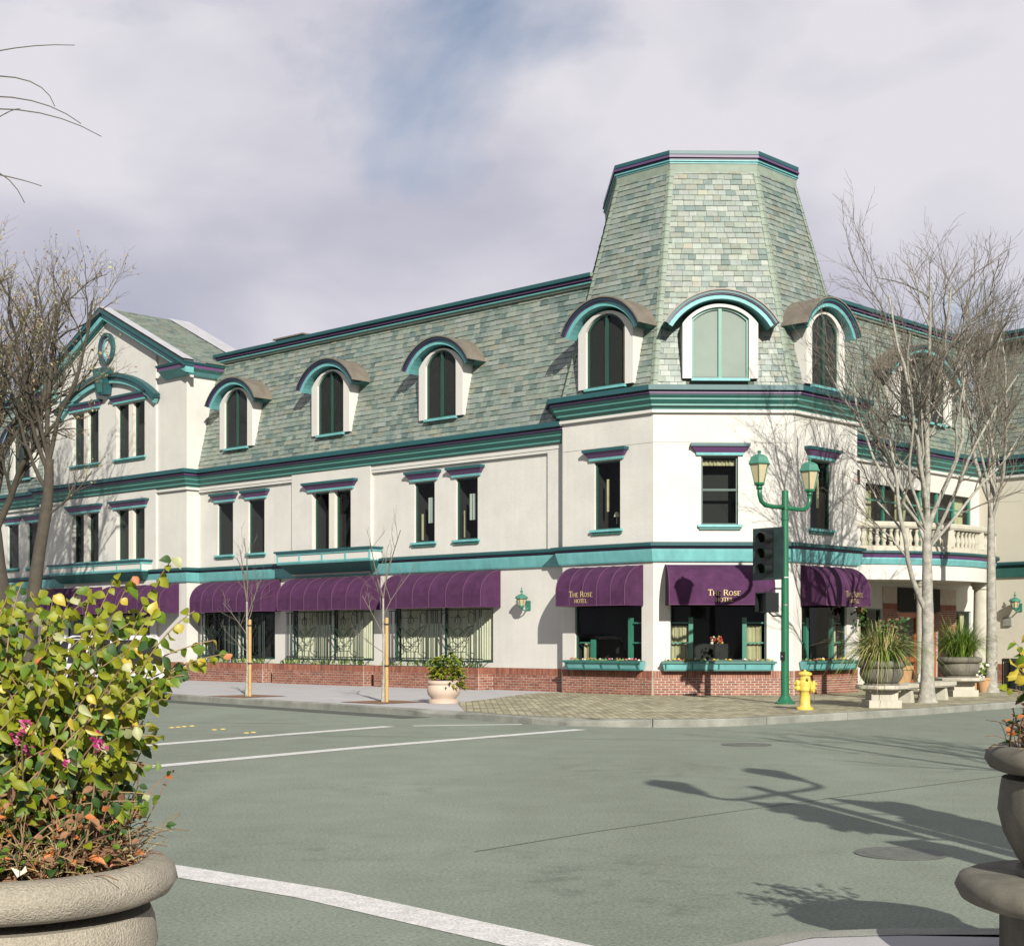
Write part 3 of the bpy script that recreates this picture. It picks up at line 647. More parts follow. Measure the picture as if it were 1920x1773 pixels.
slates(LP(40, mv(zm0), zm0), LP(GU1, mv(zm0), zm0), LP(GU1, mv(zm1), zm1), LP(40, mv(zm1), zm1), lroof, 0, [ex(A, dL, nL, 34.5, .92, 10.4, 8.5)], wd=.29, exp=.165, dark=.2)
RT = [(.0, 11.72), (.08, 11.73), (.09, 11.82), (.15, 11.83), (.16, 11.88), (.12, 11.89), (.12, 11.95), (.19, 11.955), (.19, 12.02), (.15, 12.025), (.15, 12.06), (.26, 12.07), (.27, 12.22), (-.6, 12.24)]
RM = ['hip_trim', 'hip_trim', 'cyan', 'cyan', 'navy', 'navy', 'navy', 'plum', 'navy', 'navy', 'teal', 'teal', 'teal']
RT = [(v, 12.2 - (12.24 - z) * .7) for v, z in RT]; mvt = mv(11.75)
sweep('roof_trim', [pl(LP, GU0 + .0, mvt), pl(LP, 3.02, mvt)], RT, RM); sweep('roof_trim', [pl(LP, 44, mvt), pl(LP, GU1, mvt)], RT, RM)
# right wing
rv0 = -1.7
def mr_(z): return rv0 + .08 - (z - zm0) * .234
rroof = quadroof([[RP(4, mr_(zm0), zm0), RP(14.3, mr_(zm0), zm0), RP(14.8, mr_(zm1), zm1), RP(3, mr_(zm1), zm1)]], 'mansard_roof')
slates(RP(3.6, mr_(zm0), zm0), RP(14.3, mr_(zm0), zm0), RP(14.8, mr_(zm1), zm1), RP(3.4, mr_(zm1), zm1), rroof, 0, [ex(B, dR, nR, 10.4, 1.75, 10.5, 8.75)], wd=.29)
wroof = quadroof([[WP(0, .08, zm0), WP(9, .08, zm0), WP(9, -.9, zm1), WP(-.9, -.9, zm1)]], 'mansard_roof')
slates(WP(0, .08, zm0), WP(9, .08, zm0), WP(9, -.9, zm1), WP(-.9, -.9, zm1), wroof, 0, wd=.29)
o = part(slate_rest, 'slate_courses', lroof); o['kind'] = 'stuff'
sweep('roof_trim', [pl(RP, 2.6, mr_(11.7)), pl(RP, 14.3, mr_(11.7)) + dR * .6, Vector(pl(RP, 14.3, mr_(11.7))) + dR * .6 + dW * 9], RT, RM)
rw = MB(); EH = (6.4, 13.6)
wall(rw, RP, 4.9, 14.3, 3.6, 7.3, rv0, [(6.7, 13.7, 4.3, 6.5)]); wall(rw, RP, 4.9, 14.3, .15, 3.6, rv0, [(6.3, 7.7, .9, 2.6), (8.7, 11.3, .15, 2.9), (12.6, 13.7, .9, 2.6)])
wall(rw, WP, 0, 9, .15, 7.3, 0, [], 'stucco_far'); part(rw, 'wing_wall')
# balcony doors behind the balustrade
db = MB()
n = 6
for i in range(n + 1):
    u = 6.7 + 7.0 * i / n; db.box(RP, u - .05, u + .05, rv0 - .12, rv0 - .04, 4.3, 6.5, 'sash')
for z in (5.3, 6.0): db.box(RP, 6.7, 13.7, rv0 - .11, rv0 - .06, z - .025, z + .025, 'sash')
bd = part(db, 'balcony_door')
pb = MB(); pb.poly([RP(6.7, rv0 - .085, 4.3), RP(13.7, rv0 - .085, 4.3), RP(13.7, rv0 - .085, 6.5), RP(6.7, rv0 - .085, 6.5)], 'glass'); part(pb, 'pane', bd)
pb = MB(); pb.box(RP, 6.4, 15.4, rv0 - .9, rv0 - .5, 4.1, 6.7, 'dark_room'); part(pb, 'room_shade_backing', bd)
for a, b_ in ((6.8, 7.5), (9.0, 9.7), (10.5, 11.0), (13.0, 13.6)): curtain(RP, a, b_, 4.3, 6.45, rv0 - .3, 'curtain', bd)
# entrance
window(RP, 6.3, 7.7, .9, 2.6, rv0, sill=False, hood=False, cur=[(6.4, 6.8, .9, 2.5, 'curtain')]); window(RP, 12.6, 13.7, .9, 2.6, rv0, sill=False, hood=False, cur=[(12.7, 13.1, .9, 2.5, 'curtain'), (13.3, 13.6, .9, 2.5, 'curtain')])
dm = MB()
for u in (8.75, 10.0, 11.2): dm.box(RP, u - .07, u + .07, rv0 - .12, rv0 - .03, .15, 2.5, 'door_red')
for z in (.25, 1.0, 2.42): dm.box(RP, 8.7, 11.3, rv0 - .11, rv0 - .04, z - .08, z + .08, 'door_red')
door = part(dm, 'entrance_door')
pb = MB(); pb.poly([RP(8.7, rv0 - .08, .15), RP(11.3, rv0 - .08, .15), RP(11.3, rv0 - .08, 2.9), RP(8.7, rv0 - .08, 2.9)], 'glass'); part(pb, 'pane', door)
pb = MB(); pb.box(RP, 8.3, 12.5, rv0 - .9, rv0 - .45, .1, 3.1, 'dark_room'); pb.box(RP, 8.62, 11.38, rv0 + .01, rv0 + .06, 2.55, 3.3, 'dark_room'); part(pb, 'door_shade_and_transom', door)  # near-black box paints the shade indoors; second box is the dark transom
# balcony plan arc
def arc(k=0, n=28, u0=4.3, u1=12.9):
    uc, v0, h, sg = 8.6, -.9, 4.3, 1.8; r = (h * h + sg * sg) / (2 * sg); o = []
    for i in range(n + 1):
        u = u0 + (u1 - u0) * i / n; v = v0 + sg - (r - math.sqrt(max(r * r - (u - uc) ** 2, 0))); o.append((u, v))
    return o
arcp = [pl(RP, u, v) for u, v in arc()]
bal = sweep('balcony', arcp, [(-.35, 3.42), (0, 3.42), (0, 3.86), (.04, 3.87), (.10, 4.02), (.10, 4.06), (.08, 4.07), (.12, 4.16), (.2, 4.2), (.2, 4.26), (.05, 4.28), (.05, 4.42), (-.3, 4.42)],
      ['stucco', 'stucco', 'cyan', 'cyan', 'cyan', 'plum', 'plum', 'teal', 'teal', 'bench_stone', 'bench_stone', 'bench_stone'])
fl = MB(); fl.poly([(*p, 3.44) for p in arcp] + [RP(12.9, -1.7, 3.44), RP(4.3, -1.7, 3.44)], 'stucco_plain'); fl.poly([(*p, 4.3) for p in arcp] + [RP(12.9, -1.7, 4.3), RP(4.3, -1.7, 4.3)], 'concrete'); part(fl, 'balcony_floor', bal)
sweep('balustrade_rail', arcp, [(-.2, 4.94), (.06, 4.94), (.10, 5.0), (.10, 5.08), (.06, 5.13), (-.22, 5.13), (-.2, 4.94)], ['bench_stone'] * 6, bal)
prof = [(.06, 4.42), (.075, 4.44), (.05, 4.5), (.085, 4.58), (.09, 4.63), (.045, 4.78), (.04, 4.82), (.06, 4.86), (.075, 4.9), (.07, 4.94)]
pts = arc(n=400); d = [0]
for i in range(1, len(pts)): d.append(d[-1] + math.dist(pts[i], pts[i - 1]))
s = .3
while s < d[-1]:
    i = min(range(len(d)), key=lambda k: abs(d[k] - s)); q = RP(pts[i][0], pts[i][1] - .08, 0)
    k = round(s / .22)
    mb = MB()
    if k % 8 == 0: mb.box(XYZ, q[0] - .13, q[0] + .13, q[1] - .13, q[1] + .13, 4.42, 4.94, 'bench_stone'); part(mb, 'balustrade_pier', bal, centre=True)
    else: mb.lathe(prof, 'bench_stone', 10, (q[0], q[1], 0)); part(mb, 'baluster', bal, smooth=60, centre=True)
    s += .22
def column(u, v, r):
    q = RP(u, v, 0); mb = MB(); mb.lathe([(r * 1.0, .62), (r * .98, 1.5), (r * .86, 3.2), (r * 1.05, 3.24), (r * 1.05, 3.3), (r * 1.2, 3.34), (r * 1.2, 3.42)], 'bench_stone', 20, (q[0], q[1], 0))
    c = part(mb, 'column', smooth=35); mb = MB(); mb.lathe([(r * 1.5, .15), (r * 1.5, .48), (r * 1.3, .49), (r * 1.3, .56), (r * 1.1, .62)], 'bench_stone', 4, (q[0], q[1], 0), rot=R_(2)); part(mb, 'plinth', c)
column(6.55, .3, .19); column(10.2, .38, .26)
# ---- dormers
def dormer(P, uc, hw, hoodw, vf, zb, zs, rise_w, z_end, rise, depth, facew, pane='dark', label=None, n=18):
    fz = zb
    def outline(w, zs_, rs, extra=0):
        Rw = (w * w + rs * rs) / (2 * rs); t = math.asin(min(1, w / Rw)); pts = [(uc - w, fz)]
        for i in range(n + 1):
            a = -t + 2 * t * i / n; pts.append((uc + Rw * math.sin(a), zs_ + rs - Rw + Rw * math.cos(a)))
        pts.append((uc + w, fz)); return pts
    win = outline(hw, zs, rise_w); face = outline(facew, z_end + .02, rise * .62)
    mb = MB()
    for i in range(len(win) - 1):
        mb.poly([P(win[i][0], vf, win[i][1]), P(win[i + 1][0], vf, win[i + 1][1]), P(face[i + 1][0], vf, face[i + 1][1]), P(face[i][0], vf, face[i][1])], 'stucco_plain')
        mb.poly([P(win[i][0], vf, win[i][1]), P(win[i + 1][0], vf, win[i + 1][1]), P(win[i + 1][0], vf - .14, win[i + 1][1]), P(win[i][0], vf - .14, win[i][1])], 'stucco_plain')
        mb.poly([P(face[i][0], vf, face[i][1]), P(face[i + 1][0], vf, face[i + 1][1]), P(face[i + 1][0], vf - depth, face[i + 1][1]), P(face[i][0], vf - depth, face[i][1])], 'stucco_plain')
    dm = part(mb, 'dormer')
    if label: dm['label'] = label
    fb = MB(); inn = [(uc + (u - uc) * (1 - .055 / hw), (z - .05 if i not in (0, len(win) - 1) else z)) for i, (u, z) in enumerate(win)]
    for i in range(len(win) - 1):
        for vv in (vf - .08,):
            fb.poly([P(win[i][0], vv, win[i][1]), P(win[i + 1][0], vv, win[i + 1][1]), P(inn[i + 1][0], vv, inn[i + 1][1]), P(inn[i][0], vv, inn[i][1])], 'sash' if pane == 'blind_and_sheen' else 'frame')
            fb.poly([P(inn[i][0], vv, inn[i][1]), P(inn[i + 1][0], vv, inn[i + 1][1]), P(inn[i + 1][0], vv - .05, inn[i + 1][1]), P(inn[i][0], vv - .05, inn[i][1])], 'frame')
    fb.box(P, uc - .045, uc + .045, vf - .12, vf - .06, fz, zs + rise_w - .03, 'sash' if pane == 'blind_and_sheen' else 'frame'); fb.box(P, uc - hw, uc - .045, vf - .12, vf - .07, fz, fz + .06, 'frame'); fb.box(P, uc + .045, uc + hw, vf - .12, vf - .07, fz, fz + .06, 'frame')
    part(fb, 'window_frame', dm)
    h = len(inn) // 2
    for a in (inn[:h] + [(uc, inn[h - 1][1]), (uc, fz)], [(uc, fz), (uc, inn[h - 1][1])] + inn[h:]):
        pb = MB(); pb.poly([P(u, vf - .1, z) for u, z in a], 'glass'); part(pb, 'pane', dm)
    pb = MB(); pb.poly([P(u, vf - .135, z) for u, z in win], 'blind_and_sheen' if pane == 'blind_and_sheen' else 'dark_room'); part(pb, 'blind_and_sheen' if pane == 'blind_and_sheen' else 'room_shade_backing', dm)  # pale sheet stands in for reflected sky, near-black one for room shade
    sb = MB(); sb.box(P, uc - hw - .02, uc + hw + .02, vf - .05, vf + .07, fz - .07, fz, 'cyan'); part(sb, 'sill', dm)
    if pane != 'blind_and_sheen':
        curtain(P, uc - hw + .08, uc - hw + .16, fz + .1, zs, vf - .118, 'curtain', dm, .01)
        curtain(P, uc + .06, uc + .12, fz + .1, zs + .1, vf - .118, 'curtain', dm, .01)
    Rh = (hoodw ** 2 + rise ** 2) / (2 * rise); t = math.asin(hoodw / Rh); zc_ = z_end + rise - Rh; hb = MB(); vh = vf + .27
    arcband(hb, P, uc, zc_, Rh - .21, Rh - .09, -t, t, vf - depth * .5, vh - .08, 'cyan', 20, 'fi'); arcband(hb, P, uc, zc_, Rh - .09, Rh - .065, -t, t, vf - .1, vh - .03, 'plum', 20, 'fi'); arcband(hb, P, uc, zc_, Rh - .065, Rh + .01, -t, t, vf - .1, vh, 'navy' if P is LP else 'teal', 20, 'fi')
    arcband(hb, P, uc, zc_, Rh + .01, Rh + .05, -t * 1.01, t * 1.01, vf - depth, vh + .03, 'metal_roof', 20, 'fo', False)
    for s in (-1, 1):
        a = s * t; q = lambda r: (uc + r * math.sin(a), zc_ + r * math.cos(a)); i0, o0_ = q(Rh - .21), q(Rh + .05)
        hb.poly([P(i0[0], vf - depth * .6, i0[1]), P(o0_[0], vf - depth * .6, o0_[1]), P(o0_[0], vh - .08, o0_[1]), P(i0[0], vh - .08, i0[1])], 'seagreen')
    part(hb, 'hood', dm, smooth=30)
    return dm
dormer(CP, 1.80, .77, 1.5, .06, 8.66, 10.28, .30, 10.12, .85, 1.0, 1.02, 'blind_and_sheen', 'arched tower dormer with the reflected pale sky painted behind its panes')
dormer(LP, 1.64, .70, 1.38, .06, 8.62, 10.22, .42, 10.16, .86, 1.0, .98); dormer(RP, 1.55, .70, 1.38, .06, 8.62, 10.22, .42, 10.16, .86, 1.0, .98)
for c in DL + [34.5]: dormer(LP, c, .68, 1.46, -.30, 8.5, 10.18, .42, 10.1, .85, 1.1, .98)
dormer(RP, 10.4, 1.5, 2.5, rv0 - .02, 8.8, 10.2, .62, 10.15, 1.05, 1.1, 1.95)
# gable roof
gr = MB(); GB = -3.3
for s in (-1, 1):
    ue = GC + s * (GU1 - GC + .5); ze = z_a + .44 - (GU1 - GC + .5) * (z_a - z_e) / (GU1 - GC)
    gr.poly([LP(GC, GV + .52, z_a + .44), LP(ue, GV + .52, ze), LP(ue, GB, ze), LP(GC, GB, z_a + .44)], 'underlay')
groof = part(gr, 'gable_roof')
ue = GC - (GU1 - GC + .5)
slate_rest = MB()
slates(LP(ue, GV + .0, ze + .01), LP(ue, GB + .9, ze + .01), LP(GC, GB + .9, z_a + .45), LP(GC, GV, z_a + .45), groof, 0, wd=.33)
o = part(slate_rest, 'slate_courses', groof); o['kind'] = 'stuff'
fb = MB()
for v0, v1 in ((GV + .53, GV + .02), (GB + .9, GB - .1)):
    fb.poly([LP(ue - .02, v0, ze + .06), LP(ue - .02, v1, ze + .06), LP(GC, v1, z_a + .5), LP(GC, v0, z_a + .5)], 'lead_flash'); fb.poly([LP(ue - .02, v1, ze + .06), LP(ue - .02, v1, ze), LP(GC, v1, z_a + .44), LP(GC, v1, z_a + .5)], 'lead_flash')
part(fb, 'verge_flashing', groof)
rb = MB(); rb.box(LP, 18.2, 19.8, -4.2, -2.6, 12.1, 12.75, 'lamp_cap'); rb.box(LP, 18.1, 19.9, -4.3, -2.5, 12.75, 12.8, 'metal_roof'); part(rb, 'rooftop_vent')
# ---- brick base
BR = [(.30, .105, .062), (.33, .12, .07), (.27, .09, .052), (.35, .14, .085), (.29, .10, .06), (.22, .075, .048)]
brick_rest = MB(); brick_n = [0]
def bricks(P, u0, u1, v, z0=.15, z1=.81, single=False, base=None):
    sol = .2; H = (z1 - sol - z0) / 7
    def one(a, b_, c, d):
        pr = .012 + rnd.uniform(-.003, .004); k = rnd.uniform(.9, 1.1); col = tuple(q * k for q in rnd.choice(BR)); s = single and brick_n[0] < 300
        mb = MB() if s else brick_rest
        p = [P(a, v + pr, c), P(b_, v + pr, c), P(b_, v + pr, d), P(a, v + pr, d), P(a, v, c), P(b_, v, c), P(b_, v, d), P(a, v, d)]
        mb.mesh(p, [(0, 1, 2, 3), (0, 4, 5, 1), (1, 5, 6, 2), (2, 6, 7, 3), (3, 7, 4, 0)], 'brick', col)
        if s: part(mb, 'brick', base, centre=True); brick_n[0] += 1
    for r in range(7):
        x = u0 - (.105 if r % 2 else 0)
        while x < u1:
            a, b_ = max(x, u0) + .012, min(x + .21, u1) - .012
            if b_ - a > .02: one(a, b_, z0 + H * r + .010, z0 + H * (r + 1) - .010)
            x += .21
    x = u0
    while x < u1 - .02: one(x + .007, min(x + .068, u1) - .007, z1 - sol + .005, z1 - .004); x += .068
base = MB()
base.box(LP, 0, 3.25, -.2, .03, .10, .81, 'mortar'); base.box(CP, 0.001, CW - .001, -.2, .032, .1, .812, 'mortar'); base.box(RP, 0, 3.3, -.2, .03, .1, .81, 'mortar')
base.box(LP, 3.262, GU0 - .01, V - .1, V + .03, .05, .809, 'mortar'); base.box(LP, GU0 + .001, GU1, GV - .1, GVc + .03, .05, .81, 'mortar'); bb = part(base, 'brick_base'); base = MB(); base.box(WP, 0, 8, -.1, .04, .1, .81, 'mortar'); part(base, 'brick_base')
bricks(CP, 0, CW, .032, single=True, base=bb); bricks(LP, .02, 3.25, .03, single=True, base=bb); bricks(RP, .02, 3.3, .03); bricks(LP, 3.27, 6.35, V + .03, .05); bricks(LP, GU0, GU1, GVc + .03, .05); bricks(WP, 0, 4, .04)
for u0, u1 in ((7.72 + .9, 8.7), (11.3, 12.58)):
    mb = MB(); mb.box(RP, u0 - .9 if u0 < 9 else u0, u1, rv0, rv0 + .02, .15, 3.3, 'mortar'); part(mb, 'brick_panel')
    for r in range(4): bricks(RP, u0 - .9 if u0 < 9 else u0, u1, rv0 + .02, .15 + r * .66, .81 + r * .66)
# brick planters under the display windows
PLT = [(6.35, 11.05), (11.55, 16.3), (16.85, GU0 - .02)]; pvf = V + .62
for u0, u1 in PLT:
    mb = MB(); mb.box(LP, u0, u1, V + .031, pvf, .05, .80, 'mortar'); pb_ = part(mb, 'brick_planter')
    bricks(LP, u0, u1, pvf, .05)
    ER = frame(pl(LP, u0, 0), nL, -dL); bricks(lambda a, b_, c: ER(a, b_, c), V + .04, pvf, 0, .05)
    mb = MB(); mb.box(LP, u0 + .08, u1 - .08, V + .1, pvf - .08, .79, .815, 'soil')
    rr = random.Random(int(u0 * 10))
    for i in range(150):
        u, v_ = rr.uniform(u0 + .2, u1 - .2), rr.uniform(V + .2, pvf - .1); h = rr.uniform(.05, .22); p = Vector(LP(u, v_, .81)); dr = Vector((rr.uniform(-1, 1), rr.uniform(-1, 1), 0)) * .07
        e = Vector((-dr.y, dr.x, 0)) * .5; mb.poly([p, p + e + Vector((0, 0, h * .6)), p + dr + Vector((0, 0, h)), p - e + Vector((0, 0, h * .6))], rr.choice(['leaf_green', 'leaf_dark', 'blade']))
    part(mb, 'planting', pb_)
o = part(brick_rest, 'brick_courses', bb); o['kind'] = 'stuff'
# ---- display windows with iron grilles
def grille(u0, u1, z0, z1, v):
    mb = MB(); r = .016
    def ln(a, b_): mb.tube([LP(a[0], v, a[1]), LP(b_[0], v, b_[1])], r, 'iron', 5)
    def cur(pts, rr=.014): mb.tube([LP(x, v + .01, z) for x, z in pts], rr, 'iron', 5)
    for z in (z0 + .12, z0 + .2, z1): ln((u0, z), (u1, z))
    half = (u1 - u0) / 2
    for k in (0, 1):
        a = u0 + k * half; c = a + half / 2
        for x in (.06, .14, .30, half - .30, half - .14, half - .06): ln((a + x, z0), (a + x, z1))
        w = half / 2 - .34; h = z1 - z0; zm = z0 + .2
        for s in (-1, 1):
            cur([(c + s * w * .95, z1), (c + s * w, z1 - .15), (c + s * w * .7, z1 - .05), (c + s * w * .6, z1 - .2), (c + s * w * .7, z1 - .5), (c + s * w * .3, zm + h * .42), (c, zm + h * .36)])
            cur([(c, zm + h * .40), (c + s * w * .5, zm + h * .55), (c + s * w, zm + h * .6), (c + s * w * .8, zm + h * .5), (c + s * w * .5, zm + h * .35), (c + s * w * .5, zm + .15), (c + s * w * .9, zm), (c + s * w, zm + .15), (c + s * w * .75, zm + .2)])
            cur([(c + s * w * .98, zm), (c + s * w * .98, z1)], .012); cur([(c, zm + h * .4), (c + s * w * .35, zm + h * .48), (c, zm + h * .56)])
            cur([(c + s * .01, zm + h * .6), (c + s * w * .2, zm + h * .68), (c, zm + h * .8)])
            cur([(c + s * w * .5, zm), (c + s * w * .8, zm - .1), (c + s * w, zm)])
        cur([(c, zm), (c, zm + h * .36)]); cur([(c, zm + h * .56), (c, z1)])
        for z in (zm + h * .12, zm + h * .22, z1 - h * .14): cur([(c - w * .5, z), (c + w * .5, z)], .01)
    for x in (u0, u1):
        for z in (z0 + .16, z1): mb.tube([LP(x, v, z), LP(x, V, z)], r, 'iron', 5)
    return part(mb, 'window_grille')
for i, (a, b_) in enumerate(DW + [(23.7, 26.0), (27.2, 29.6)]):
    vv = V if i < 3 else GVc
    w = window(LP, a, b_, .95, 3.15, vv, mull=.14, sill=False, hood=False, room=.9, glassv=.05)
    if i < 2:
        h = (b_ - a) / 2
        for k in (0, 1):
            s = a + k * h
            curtain(LP, s + .12, s + h - .12, .98, 3.1, vv - .13, 'curtain_pale', w)
    elif i == 2: curtain(LP, 16.98, 17.12, .98, 2.6, vv - .3, 'curtain', w)
    if i < 3: grille(a + .1, b_ - .05, .86, 2.55, V + .34)
# ---- shop windows of the tower: half shutters, curtains, flower boxes, awnings
for key, P, bx_ in (('L', LP, (.22, 2.95)), ('C', CP, (.2, 3.25)), ('R', RP, (.25, 2.9))):
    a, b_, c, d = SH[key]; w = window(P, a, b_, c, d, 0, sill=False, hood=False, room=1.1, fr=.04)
    sb = MB(); pw = (b_ - a) * .22; flip = key == 'L'
    for s, (x0, x1) in enumerate(((a, a + pw), (b_ - pw, b_))):
        px = x1 if s == 0 else x0; hgt = 2.25 if not (flip and s == 1) else 1.65
        sb.box(P, px - .06, px + .06, -.24, -.14, c, hgt, 'sash')
        for z in (1.56, 2.1):
            if z < hgt: sb.box(P, x0 + .05, x1 - .05, -.22, -.16, z - .02, z + .02, 'sash')
        if key != 'L' or s == 1:
            curtain(P, x0 + .05, x1 - .07, c, min(2.03, hgt - .1), -.32, 'curtain', w); curtain(P, x0 + .05, x1 - .12, c, 1.5, -.29, 'curtain', w)
    part(sb, 'shutter', w)
    if key == 'C':
        fb = MB(); q = Vector(P(1.78, -.5, 1.62)); rr = random.Random(3)
        for i in range(26): fb.sphere(q + Vector((rr.uniform(-.16, .16), rr.uniform(-.08, .08), rr.uniform(-.12, .12))), rr.uniform(.02, .045), rr.choice(['petal_red', 'petal_red', 'petal_yellow', 'petal_white', 'leaf_orange']), 6)
        fb.lathe([(.07, -.55), (.11, -.3), (.05, -.1)], 'dark_room', 10, q); part(fb, 'flower_vase', w)
    # flower box
    mb = MB(); u0, u1 = bx_; z0, z1 = .83, 1.06
    mb.hexa([P(u0 + .06, .045, z0), P(u1 - .06, .045, z0), P(u1 - .06, .24, z0), P(u0 + .06, .24, z0), P(u0, .045, z1), P(u1, .045, z1), P(u1, .32, z1), P(u0, .32, z1)], 'cyan')
    mb.box(P, u0 - .02, u1 + .02, .31, .345, z1 - .05, z1 + .01, 'seagreen'); mb.box(P, u0 + .05, u1 - .05, .22, .262, z0 - .02, z0 + .025, 'seagreen')
    kk = 4
    for i in range(kk + 1):
        u = u0 + .1 + (u1 - u0 - .2) * i / kk
        mb.hexa([P(u - .015, .22, z0 + .02), P(u + .015, .22, z0 + .02), P(u + .015, .265, z0 + .02), P(u - .015, .265, z0 + .02), P(u - .015, .28, z1 - .04), P(u + .015, .28, z1 - .04), P(u + .015, .34, z1 - .04), P(u - .015, .34, z1 - .04)], 'seagreen')
    box_ = part(mb, 'flower_box')
    fb = MB(); rr = random.Random(len(key) + ord(key))
    fb.box(P, u0 + .03, u1 - .03, .06, .29, z1 - .03, z1 + .012, 'soil')
    for i in range(46):
        q = Vector(P(rr.uniform(u0 + .08, u1 - .08), rr.uniform(.1, .28), z1 + .01 + rr.uniform(.02, .06)))
        if i < 26: fb.sphere(q, rr.uniform(.022, .042), rr.choice(['petal_white', 'petal_red', 'petal_yellow', 'petal_pink', 'leaf_orange']), 6, .7)
        else: fb.poly([q - Vector((.05, 0, .03)), q + Vector((0, .02, .03)), q + Vector((.05, 0, -.03)), q - Vector((0, .03, .04))], 'leaf_green')
    part(fb, 'flowers', box_)
GLY = {'T': [((0, 1), (.8, 1), .09), ((.4, 0), (.4, 1), .16), ((.2, .03), (.6, .03), .06), ((.02, .84), (.02, 1), .06), ((.78, .84), (.78, 1), .06)],
       'H': [((.12, 0), (.12, 1), .16), ((.78, 0), (.78, 1), .16), ((.12, .52), (.78, .52), .07), ((0, .03), (.26, .03), .05), ((0, .97), (.26, .97), .05), ((.64, .03), (.9, .03), .05), ((.64, .97), (.9, .97), .05)],
       'E': [((.14, 0), (.14, 1), .16), ((.1, .96), (.68, .96), .08), ((.1, .52), (.55, .52), .07), ((.1, .04), (.72, .04), .08), ((.66, .82), (.66, 1), .06), ((.7, 0), (.7, .2), .06)],
       'R': [((.14, 0), (.14, 1), .16), ((.1, .96), (.48, .96), .07), ((.48, .96), (.64, .86), .12), ((.64, .88), (.64, .62), .15), ((.64, .64), (.46, .5), .12), ((.1, .5), (.48, .5), .07), ((.4, .5), (.82, .02), .14), ((0, .03), (.3, .03), .05), ((.7, .03), (.9, .03), .06)],
       'L': [((.14, 0), (.14, 1), .16), ((.1, .04), (.68, .04), .08), ((.66, 0), (.66, .22), .06), ((0, .97), (.28, .97), .05)],
       'O': [((.45 + .4 * math.cos(i * math.pi / 8), .5 + .47 * math.sin(i * math.pi / 8)), (.45 + .4 * math.cos((i + 1) * math.pi / 8), .5 + .47 * math.sin((i + 1) * math.pi / 8)), .15 if i % 8 in (0, 7, 1, 6) else .09) for i in range(16)],
       'S': [((.62, .82), (.5, .95), .09), ((.5, .95), (.28, .95), .09), ((.28, .96), (.14, .8), .12), ((.14, .8), (.2, .62), .14), ((.2, .63), (.55, .42), .15), ((.55, .43), (.63, .24), .14), ((.63, .25), (.46, .06), .12), ((.46, .05), (.22, .05), .09), ((.22, .05), (.08, .2), .09), ((.64, .76), (.64, .98), .05), ((.06, .02), (.06, .24), .05)]}
ADV = {'T': .86, 'H': 1.0, 'E': .84, 'R': .94, 'L': .78, 'O': 1.0, 'S': .82, ' ': .45}
def text(mb, P, words, uc, z, v, sgn):           # words: [(string, cap height)]; sgn -1 where u runs to the left
    total = sum(ADV[c] * h for c, h in words); x = -total / 2
    for c, h in words:
        for (a, b_, w) in GLY.get(c, []):
            d = Vector((b_[0] - a[0], b_[1] - a[1])); d = d.normalized() if d.length > 0 else Vector((1, 0)); n = Vector((-d.y, d.x)) * w / 2
            q = [Vector(a) - n, Vector(b_) - n, Vector(b_) + n, Vector(a) + n]
            mb.poly([P(uc + sgn * (x + p.x * h), v, z + p.y * h) for p in q], 'gold'); v += .0004
        x += ADV[c] * h
LINE1 = [('T', .155), ('H', .12), ('E', .12), (' ', .12), ('R', .155), ('O', .12), ('S', .12), ('E', .12)]; LINE2 = [(c, .105) for c in 'HOTEL']
def awning(P, u0, u1, v, depth, z0, z1, ribs, lettering=None, sgn=1):
    mb = MB(); drop_ = (z1 - z0) * .36; n = 14; prof = [(depth, z0), (depth, z0 + drop_)]
    for i in range(1, n + 1):
        t = math.pi / 2 * i / n; prof.append((depth * math.cos(t), z0 + drop_ + (z1 - z0 - drop_) * math.sin(t)))
    m = ribs * 8
    for k in range(m):
        a, b_ = u0 + (u1 - u0) * k / m, u0 + (u1 - u0) * (k + 1) / m
        sag = lambda kk, j: .022 * (1 - abs(((kk % 8) / 4) - 1) ** 2) * (1 if 1 < j < n else .3 if j else 0)
        for j in range(len(prof) - 1):
            (v0, zz0), (v1, zz1) = prof[j], prof[j + 1]
            mb.poly([P(a, v + v0 - sag(k, j), zz0), P(b_, v + v0 - sag(k + 1, j), zz0), P(b_, v + v1 - sag(k + 1, j + 1), zz1), P(a, v + v1 - sag(k + 1 - 1, j + 1), zz1)], 'awning')
    for u in (u0, u1): mb.poly([P(u, v, z0)] + [P(u, v + a, z) for a, z in prof], 'awning')
    aw = part(mb, 'awning', smooth=30)
    sb = MB()
    for k in range(ribs + 1):
        u = u0 + (u1 - u0) * k / ribs; sb.tube([P(u, v + a + .004, z + .002) for a, z in prof], .012, 'awning_seam', 4)
    sb.tube([P(u0, v + depth + .003, z0 + .01), P(u1, v + depth + .003, z0 + .01)], .012, 'awning_seam', 4); part(sb, 'seam', aw)
    if lettering:
        tb_ = MB(); text(tb_, P, LINE1, lettering, z0 + .25, v + depth + .012, sgn); part(tb_, 'lettering', aw); tb_ = MB(); text(tb_, P, LINE2, lettering, z0 + .09, v + depth + .012, sgn); part(tb_, 'lettering', aw)
    return aw
awning(LP, .33, 2.78, .02, .8, 2.56, 3.66, 5, 1.85, -1); awning(CP, .32, 3.12, .02, .8, 2.56, 3.66, 1, 1.78, 1); awning(RP, .35, 2.62, .02, .8, 2.56, 3.66, 4, 1.75, 1)
for (a, b_) in ((6.02, 10.45), (11.4, 15.7), (16.6, 20.82)): awning(LP, a, b_, V + .02, .85, 2.6, 3.7, 6)
